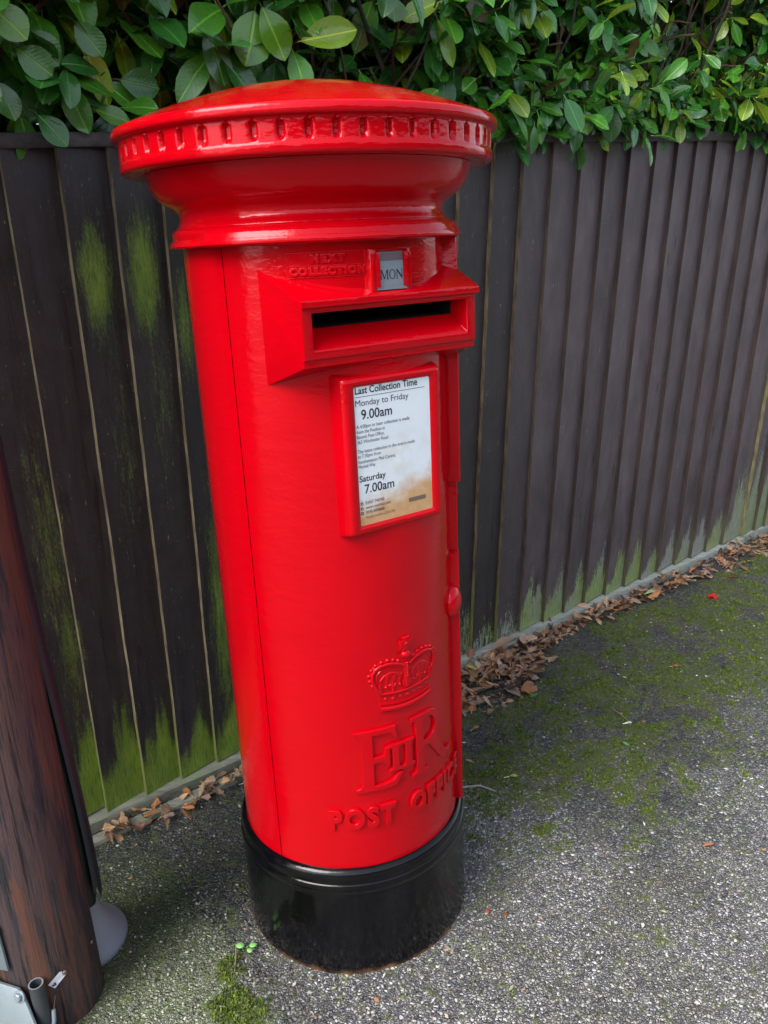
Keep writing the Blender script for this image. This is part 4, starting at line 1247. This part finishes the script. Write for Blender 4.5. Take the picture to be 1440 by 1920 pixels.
# open black tube and the galvanised rod under it
mt = MB()
t0 = PP(9, 0.104, 0.030); t1 = PP(8, 0.104, 0.140)
mt.tube([t0, t0.lerp(t1, .5), t1], 0.0135, 20, cap=False)
mt.tube([t1+Vector((0, 0, 0.0005)), t1-Vector((0, 0, 0.06))], 0.0112, 20, cap=False)
b0 = len(mt.v)
for k in range(20):
    a = 2*math.pi*k/20
    for r in (0.0137, 0.0110): mt.vert(t1+Vector((r*math.cos(a), r*math.sin(a), 0.0006)))
for k in range(20):
    j = (k+1) % 20; mt.face((b0+2*k, b0+2*j, b0+2*j+1, b0+2*k+1), 1)
mt.build('tube', [simple('dull_black_tube', (0.030, 0.034, 0.040), 0.5, 0, (40, .3, .002), (25, (0.07, 0.08, 0.09))), ZINC], pole, auto=50)
mr = MB()
mr.tube([PP(-10, 0.125, 0.020), PP(2, 0.126, 0.019), PP(10, 0.125, 0.024), PP(15.5, 0.120, 0.036), PP(18, 0.114, 0.054), PP(19, 0.106, 0.072)], 0.0042, 10)
mr.build('rod', ZINC, pole, auto=60)
mr = MB()
mr.tube([PP(19, 0.108, 0.070), PP(23, 0.096, 0.092)], 0.0010, 5)
mr.build('wire', simple('rusty_wire', (0.16, 0.10, 0.06), 0.6), pole, auto=60)
# paper tag and its nail
mg = MB()
tc_ = PP(29, 0.0935, 0.124)
tx = Vector((math.cos(R_(29)), math.sin(R_(29)), 0))
def tg(x, y, o=0.0):
    c, s_ = math.cos(R_(38)), math.sin(R_(38))
    xx, yy = x*c-y*s_, x*s_+y*c
    q = PP(29+math.degrees(xx/0.0935), 0.0935+o, 0.122+yy); return q
tagp = [(-0.016, -0.0085), (0.013, -0.0085), (0.0155, -0.004), (0.012, 0.0), (0.0165, 0.004), (0.014, 0.0085), (-0.016, 0.0085)]
mg.add([tg(*p) for p in tagp], [tuple(range(7))], 0, None, False)
mg.add([tg(x, y, 0.0005) for x, y in ((-0.0145, -0.002), (-0.009, -0.0055), (-0.007, -0.003), (-0.005, 0.001), (-0.0085, 0.003), (-0.009, -0.0005), (-0.0135, 0.003))], [(0, 1, 2, 3, 4, 5, 6)], 1, None, False)
mg.build('paper_tag', [simple('white_tag', (0.72, 0.72, 0.78), 0.5), simple('violet_print', (0.05, 0.04, 0.12), 0.5)], pole, auto=0)
for (aa, zz, rr_) in ((38, 0.1285, 0.0050), (84, 0.133, 0.0042)):
    mn_ = MB()
    M_ = Matrix.Rotation(R_(aa), 3, 'Z')
    mn_.sphere(PP(aa, 0.0925, zz), rr_, rr_*0.5, rr_, 14, 8, M=M_)
    mn_.build('nail', simple('nail_head', (0.22, 0.20, 0.18), 0.45, 0.6), pole, auto=60)

# ------------------------------------------------------------------ leaf litter, moss, scraps
def mat_dead():
    t = NT('dead_leaf'); a = t.attr('Col'); v = t.coord()
    uv = t.node('ShaderNodeUVMap'); uv.uv_map = 'UVMap'; u = t.sep(uv.outputs[0])
    au = t.math('ABSOLUTE', t.math('SUBTRACT', u[0], 0.5))
    vein = t.ramp(au, [(0.015, 0.6), (0.05, 0.0)])
    sv = t.ramp(t.math('SINE', t.math('MULTIPLY', t.math('SUBTRACT', u[1], t.math('MULTIPLY', au, 0.8)), 45.0)), [(0.88, 0.0), (1.0, 0.3)])
    c = t.mix(t.noise(v, 60, 4), a.outputs['Color'], t.mix(1.0, a.outputs['Color'], (0.5, 0.45, 0.42), 'MULTIPLY'))
    c = t.mix(t.math('ADD', vein, sv, True), c, t.mix(1.0, a.outputs['Color'], (1.7, 1.6, 1.4), 'MULTIPLY'))
    t.set('Base Color', c); t.set('Roughness', 0.6)
    t.set('Normal', t.bump(t.noise(v, 110, 3), 0.5, 0.002))
    return t.mat
DEAD = mat_dead()
OAK = [(0.0, 0.03), (0.07, 0.18), (0.16, 0.42), (0.23, 0.30), (0.34, 0.75), (0.42, 0.48), (0.54, 1.0), (0.63, 0.62), (0.74, 0.85), (0.83, 0.55), (0.93, 0.42), (1.0, 0.05)]
MAPLE = [(0.0, 0.05), (0.08, 0.7), (0.18, 1.0), (0.28, 0.72), (0.38, 0.95), (0.5, 0.55), (0.62, 0.70), (0.74, 0.42), (0.88, 0.2), (1.0, 0.02)]
DEADCOL = [(0.22, 0.115, 0.055), (0.30, 0.18, 0.10), (0.36, 0.25, 0.17), (0.15, 0.075, 0.04), (0.26, 0.15, 0.09), (0.33, 0.23, 0.17), (0.20, 0.12, 0.08), (0.09, 0.055, 0.04), (0.34, 0.21, 0.12), (0.24, 0.17, 0.14), (0.38, 0.26, 0.21), (0.34, 0.15, 0.06), (0.05, 0.035, 0.03)]
rl = random.Random(21)
def litter_leaf(mb, uvs, x, y, z, L, col=None, flat=False, kind=None, yaw=None):
    yaw = rl.uniform(0, 6.28) if yaw is None else yaw
    tilt = rl.uniform(-0.12, 0.12) if flat else rl.uniform(-0.45, 0.55)
    d = Vector((math.cos(yaw)*math.cos(tilt), math.sin(yaw)*math.cos(tilt), math.sin(tilt)))
    nr_ = Vector((rl.uniform(-.5, .5), rl.uniform(-.5, .5), 1)) if not flat else Vector((rl.uniform(-.15, .15), rl.uniform(-.15, .15), 1))
    if not flat and rl.random() < 0.3: nr_.z *= -1
    f = rl.uniform(0.7, 1.25)
    f *= 1.30
    c = col or tuple(min(1, k*f) for k in rl.choice(DEADCOL))
    w = kind or rl.choice([LW, LW, OAK, MAPLE, OAK])
    wr = 0.45 if w is LW else (0.62 if w is OAK else 0.85)
    add_leaf(mb, uvs, (x, y, z), d, nr_, L, L*wr*rl.uniform(0.85, 1.15), c, rl.uniform(0.05, 0.7) if not flat else rl.uniform(0.05, 0.25), rl.uniform(-0.35, 0.4) if not flat else rl.uniform(-.05, .12), rl.uniform(-.5, .5) if not flat else 0, w, rl.uniform(0.02, 0.12), rl, petiole=L*rl.choice([0.0, 0.15, 0.3]))
def ground_sd(s, d, z=0): return Vector((P0.x, P0.y, 0)) + FE*s + FNH*d + Vector((0, 0, z))
mb, uvs = MB(), []
# drift behind the post box
for i in range(470):
    s = rl.gauss(0.58, 0.24)
    if s > 0.98: continue
    dmax = 0.050+0.22*math.exp(-((s-0.42)/0.26)**2)
    d = 0.04 + dmax*rl.random()**1.3
    hh = 0.020*math.exp(-((s-0.5)/0.28)**2)*(1-(d-0.04)/(dmax+0.01))
    p = ground_sd(s, d, 0.006+hh*rl.uniform(0.3, 1.15))
    litter_leaf(mb, uvs, p.x, p.y, p.z, rl.choice([0.025, 0.03, 0.036, 0.042, 0.05, 0.066])*rl.uniform(0.85, 1.15))
# along the foot of the fence to the right
for i in range(470):
    s = rl.uniform(0.85, 2.9)
    if mnoise.noise(Vector((s*3.7, 0.5, 3.1))) < -0.08 and rl.random() < 0.8: continue
    d = 0.045+abs(rl.gauss(0, 0.05))*(0.6+0.6*sstep(1.2, 2.0, s))
    p = ground_sd(s, d, 0.006+0.03*rl.random()*math.exp(-((d-0.05)/0.06)**2))
    litter_leaf(mb, uvs, p.x, p.y, p.z, rl.uniform(0.025, 0.058))
# left, in the trough between the two bottom boards
for i in range(70):
    s = rl.uniform(-0.80, -0.40) if rl.random() < 0.9 else rl.uniform(-1.3, -0.8)
    d = rl.uniform(0.05, 0.115)
    p = ground_sd(s, d, 0.010+0.015*rl.random())
    litter_leaf(mb, uvs, p.x, p.y, p.z, rl.uniform(0.025, 0.05))
o = mb.build('leaf_litter', DEAD, auto=0); set_uv(o, uvs); o['kind'] = 'stuff'
tag(o, 'drift of brown fallen leaves along the foot of the fence', 'leaf litter')

# moss cushions: many tiny upright blades
def build_moss():
    rm = random.Random(3); mb = MB(); n = 0; tries = 0
    while n < 13000 and tries < 400000:
        tries += 1
        x = rm.uniform(-0.45, 2.4); y = rm.uniform(-0.45, 2.0)
        if x*x+y*y < 0.2485**2: continue
        d, s = fdist(x, y)
        if d < 0.1: continue
        a = moss_amount(x, y)
        if rm.random() > a*1.4 or a < 0.16: continue
        if nz(x, y, 24, 9.0) < 0.06 and y > -0.15: continue
        n += 1
        h = rm.uniform(0.003, 0.0085)*(0.6+0.6*a)
        g = rm.random()
        col = (0.060+0.130*g, 0.100+0.180*g, 0.010+0.016*g)
        z0 = 0.004*nz(x, y, 2.2, 11)+0.0015*nz(x, y, 9, 2)+0.006*a-0.001
        for k in range(3):
            yaw = rm.uniform(0, 6.28); w = rm.uniform(0.0012, 0.0022)
            dx, dy = math.cos(yaw), math.sin(yaw)
            lx, ly = rm.uniform(-.6, .6)*h, rm.uniform(-.6, .6)*h
            xx, yy = x+rm.uniform(-.002, .002), y+rm.uniform(-.002, .002)
            b = len(mb.v)
            mb.vert((xx-dx*w, yy-dy*w, z0), tuple(c*0.6 for c in col)); mb.vert((xx+dx*w, yy+dy*w, z0), tuple(c*0.6 for c in col))
            mb.vert((xx+lx+dx*w*0.7, yy+ly+dy*w*0.7, z0+h*0.8), col); mb.vert((xx+lx-dx*w*0.4, yy+ly-dy*w*0.4, z0+h), col)
            mb.face((b, b+1, b+2, b+3))
    t = NT('moss'); a = t.attr('Col'); t.set('Base Color', a.outputs['Color']); t.set('Roughness', 0.8)
    o = mb.build('moss', t.mat, auto=0); o['kind'] = 'stuff'
    tag(o, 'soft green moss growing in patches on the pavement', 'moss')
build_moss()

# loose grit on the surface
def build_grit():
    rg = random.Random(8); mb = MB()
    for i in range(2600):
        px = rg.uniform(170, 1440); py = rg.uniform(1100, 1920)
        p = gp(px, py)
        d, s = fdist(p.x, p.y)
        if d < 0.1 or p.x**2+p.y**2 < 0.262**2 or (p.xy-PC.xy).length < 0.12: continue
        r = rg.uniform(0.0016, 0.0042)
        k = rg.random()
        g = rg.choice([0.05, 0.08, 0.13, 0.18, 0.26, 0.38])
        col = (g*rg.uniform(0.95, 1.12), g, g*rg.uniform(0.85, 1.05))
        M_ = Matrix.Rotation(rg.uniform(0, 6.28), 3, 'Z')
        b = len(mb.v)
        mb.sphere((p.x, p.y, r*0.25+0.002), r*rg.uniform(0.8, 1.4), r*rg.uniform(0.6, 1.0), r*rg.uniform(0.45, 0.8), 6, 4, col=col, M=M_)
    for i in range(190):
        p = gp(rg.uniform(200, 1440), rg.uniform(1120, 1915))
        d, s = fdist(p.x, p.y)
        if d < 0.1 or p.x**2+p.y**2 < 0.262**2 or (p.xy-PC.xy).length < 0.12: continue
        a = rg.uniform(0, 6.28); L = rg.uniform(0.003, 0.009); W = L*rg.uniform(0.15, 0.5); z = 0.006
        col = rg.choice([(0.55, 0.52, 0.46), (0.40, 0.24, 0.13), (0.62, 0.62, 0.62), (0.36, 0.17, 0.08), (0.46, 0.38, 0.27), (0.30, 0.34, 0.14)])
        ux, uy = math.cos(a), math.sin(a)
        mb.add([(p.x-ux*L, p.y-uy*L, z), (p.x-uy*W, p.y+ux*W, z+0.0015), (p.x+ux*L, p.y+uy*L, z+0.0008), (p.x+uy*W, p.y-ux*W, z)], [(0, 3, 2, 1)], 0, col)
    t = NT('loose_stone'); a = t.attr('Col'); v = t.coord()
    t.set('Base Color', a.outputs['Color']); t.set('Roughness', 0.6); t.set('Normal', t.bump(t.noise(v, 400, 2), .4, .0006))
    o = mb.build('grit', t.mat, auto=70); o['kind'] = 'stuff'
    tag(o, 'loose grey grit and crumbs of leaf scattered on the pavement', 'grit')
build_grit()

# single fallen leaves one can point to
GRN = mat_leaf('fallen_green_leaf', 0.4)
def one_leaf(px, py, L, col, label, kind=LW, yaw=None, flat=True, z=0.007, m=None, name='fallen_leaf', cat='leaf', group='single leaves lying on the pavement'):
    mb, uvs = MB(), []
    p = gp(px, py, z)
    litter_leaf(mb, uvs, p.x, p.y, z, L, col, flat, kind, yaw)
    c = Vector((p.x, p.y, 0))
    mb.v = [tuple(Vector(q)-c) for q in mb.v]
    o = mb.build(name, m or DEAD, auto=0); o.location = c; set_uv(o, uvs)
    tag(o, label, cat, group)
one_leaf(945, 1458, 0.034, (0.42, 0.46, 0.16), 'small yellow-green leaf on the mossy pavement right of the post box', yaw=0.2)
one_leaf(1058, 1540, 0.022, (0.34, 0.44, 0.16), 'tiny pale green leaf on the gravelly pavement below the mossy strip', yaw=1.0)
one_leaf(1180, 1398, 0.022, (0.12, 0.40, 0.08), 'tiny bright green leaf on the moss near the white petal', yaw=2.2)
one_leaf(1168, 1357, 0.022, (0.75, 0.78, 0.80), 'small white petal lying on the mossy pavement', yaw=0.1, name='fallen_petal', cat='petal', group=None)
one_leaf(948, 1722, 0.020, (0.30, 0.10, 0.03), 'small rust-orange leaf on the grey pavement right of the black base', yaw=1.4)
one_leaf(992, 1307, 0.034, (0.06, 0.22, 0.07), 'fallen green leaf in front of the brown leaf drift', yaw=0.3)
one_leaf(882, 1370, 0.032, (0.38, 0.22, 0.15), 'pinkish brown leaf on the moss close to the right of the post box', yaw=0.5)
one_leaf(890, 1430, 0.022, (0.40, 0.30, 0.18), 'tan leaf scrap on the moss just above the pale twig', yaw=2.5)
one_leaf(905, 1222, 0.105, (0.40, 0.28, 0.20), 'largest pale brown leaf lying on top of the leaf drift', yaw=0.25, z=0.055, flat=False)
one_leaf(895, 1256, 0.040, (0.50, 0.42, 0.10), 'yellow leaf lying on the leaf drift close to the post box', yaw=2.3, z=0.04)
one_leaf(1208, 1114, 0.050, (0.35, 0.52, 0.26), 'pale green fallen leaf among brown leaves under the fence', yaw=0.4, z=0.03)
one_leaf(372, 1474, 0.075, (0.36, 0.25, 0.20), 'large crumpled grey-brown leaf at the fence foot left of the post box', kind=OAK, yaw=0.5, z=0.03, flat=False)
one_leaf(440, 1456, 0.030, (0.10, 0.22, 0.03), 'green leaf half hidden behind the post box by the fence foot', yaw=0.3, z=0.025)
one_leaf(1370, 1126, 0.030, (0.16, 0.09, 0.15), 'purple leaf on the pavement beside the red scrap', yaw=0.6)
one_leaf(1255, 1250, 0.035, (0.45, 0.16, 0.07), 'curled orange leaf with twiggy stalk on the moss far right', yaw=0.2, kind=OAK)
one_leaf(1318, 1586, 0.035, (0.40, 0.17, 0.08), 'narrow orange leaf on the pale grit at the right', yaw=0.3, kind=[(0, .1), (.3, .4), (.7, .35), (1, .05)])
one_leaf(915, 1713, 0.012, (0.55, 0.02, 0.02), 'tiny crimson leaf beside the rust-orange leaf near the black base', yaw=1.4)
one_leaf(240, 1500, 0.045, (0.28, 0.12, 0.04), 'reddish brown leaf lying on the bottom fence board at the left', yaw=0.6, z=0.03, flat=False)

# red scrap of packaging
mbs = MB(); p = gp(1336, 1119, 0.006)
mbs.grid([[(p.x-0.016+0.032*i/4, p.y-0.014+0.030*j/4, 0.008+0.006*math.sin(i*1.7+j*2.3)) for i in range(5)] for j in range(5)])
tag(mbs.build('plastic_scrap', simple('red_plastic', (0.65, 0.02, 0.02), 0.4), auto=0), 'crumpled bright red scrap of plastic on the pavement by the fallen leaves', 'litter')
# twigs
def twig(name, pts, r, col, label, group=None):
    mb = MB(); c = Vector((pts[0][0], pts[0][1], 0))
    mb.tube([Vector(p)-c for p in pts], [r, r*0.95, r*0.8, r*0.6][:len(pts)], 6)
    o = mb.build(name, simple(name+'_bark', col, 0.7, 0, (200, .4, .001)), auto=60); o.location = c
    tag(o, label, 'twig', group)
a_, b_, c_ = gp(868, 1476, 0.012), gp(900, 1473, 0.010), gp(930, 1484, 0.006)
twig('twig', [a_, b_, c_], 0.0028, (0.40, 0.38, 0.36), 'pale grey twig poking out from behind the black base')
a_, b_ = gp(443, 1770, 0.007), gp(440, 1822, 0.005)
twig('twig', [a_, a_.lerp(b_, .5)+Vector((0.001, 0, 0.001)), b_], 0.0018, (0.27, 0.20, 0.14), 'short brown twig beside the green seedling near the black base')
a_, b_, c_ = gp(1150, 1330, 0.006), gp(1165, 1340, 0.008), gp(1178, 1352, 0.005)
twig('twig', [a_, b_, c_], 0.0014, (0.30, 0.20, 0.12), 'thin brown twig next to the white petal on the moss')
a_, b_ = gp(1190, 1385, 0.006), gp(1265, 1380, 0.006)
# seedling
seed = thing('seedling', gp(460, 1775), 'tiny green seedling with three round leaves beside the black base', 'seedling')
sg = simple('seedling_green', (0.22, 0.50, 0.13), 0.5)
ctr = gp(461, 1777, 0.006)
for (px, py, r) in ((450, 1771, 0.0088), (474, 1770, 0.0078), (468, 1780, 0.0066)):
    ml = MB(); c = gp(px, py, 0.012)
    ax = Vector((c.x-ctr.x, c.y-ctr.y, 0)).normalized(); bx = Vector((-ax.y, ax.x, 0))
    rows = []
    for i in range(5):
        rr_ = r*i/4+0.0002
        rows.append([c + ax*(rr_*math.cos(2*math.pi*k/16)) + bx*(rr_*0.85*math.sin(2*math.pi*k/16)) + Vector((0, 0, -0.0022*(i/4)**2)) for k in range(16)])
    ml.grid(rows, 0, True)
    ml.build('leaf', sg, seed, auto=0)
    ms_ = MB(); ms_.tube([ctr, ctr.lerp(c, .6)+Vector((0, 0, 0.002)), c-ax*r*0.9], 0.0007, 5); ms_.build('stalk', sg, seed, auto=0)

# ------------------------------------------------------------------ added hedge behind the camera, darkening the horizon that the paint reflects
def build_opposite():
    ro = random.Random(4)
    mb = MB()
    C0 = Vector((P0.x, P0.y, 0)) + FNH*11.0
    rows = []
    n = 330
    for i in range(n+1):
        s = -45+90*i/n
        row = []
        for (d, h) in ((0.0, 0.0), (-0.05, 0.8), (-0.1, 1.7), (-0.05, 2.6), (0.1, 3.3), (0.5, 3.6), (1.0, 3.5), (1.3, 2.4), (1.35, 0.0)):
            k = 0.18*mnoise.noise(Vector((s*1.3, d*2, h*1.5)))+0.10*mnoise.noise(Vector((s*5, d*6, h*5)))
            row.append(C0 + FE*(s+k) + FNH*(d+k) + Vector((0, 0, h+(k*1.5 if h > 0.5 else 0))))
        rows.append(row)
    mb.grid(rows)
    for i in range(9000):
        s = ro.uniform(-30, 30); h = ro.uniform(0.1, 3.6)
        p = C0 + FE*s + FNH*ro.uniform(-0.25, 0.1) + Vector((0, 0, h))
        a = Vector((ro.gauss(0, 1), ro.gauss(0, 1), ro.gauss(0, 1))).normalized(); b = a.orthogonal().normalized(); L = ro.uniform(0.04, 0.09)
        mb.add([p-a*L, p+b*L*0.5, p+a*L, p-b*L*0.5], [(0, 1, 2, 3)])
    o = mb.build('added_dark_hedge', simple('added_hedge_green', (0.030, 0.060, 0.020), 0.6, 0, (30, .4, .01), (3, (0.05, 0.09, 0.03))), auto=0)
    tag(o, 'added unseen hedge across the street, darkening the horizon in reflections', 'hedge')
build_opposite()
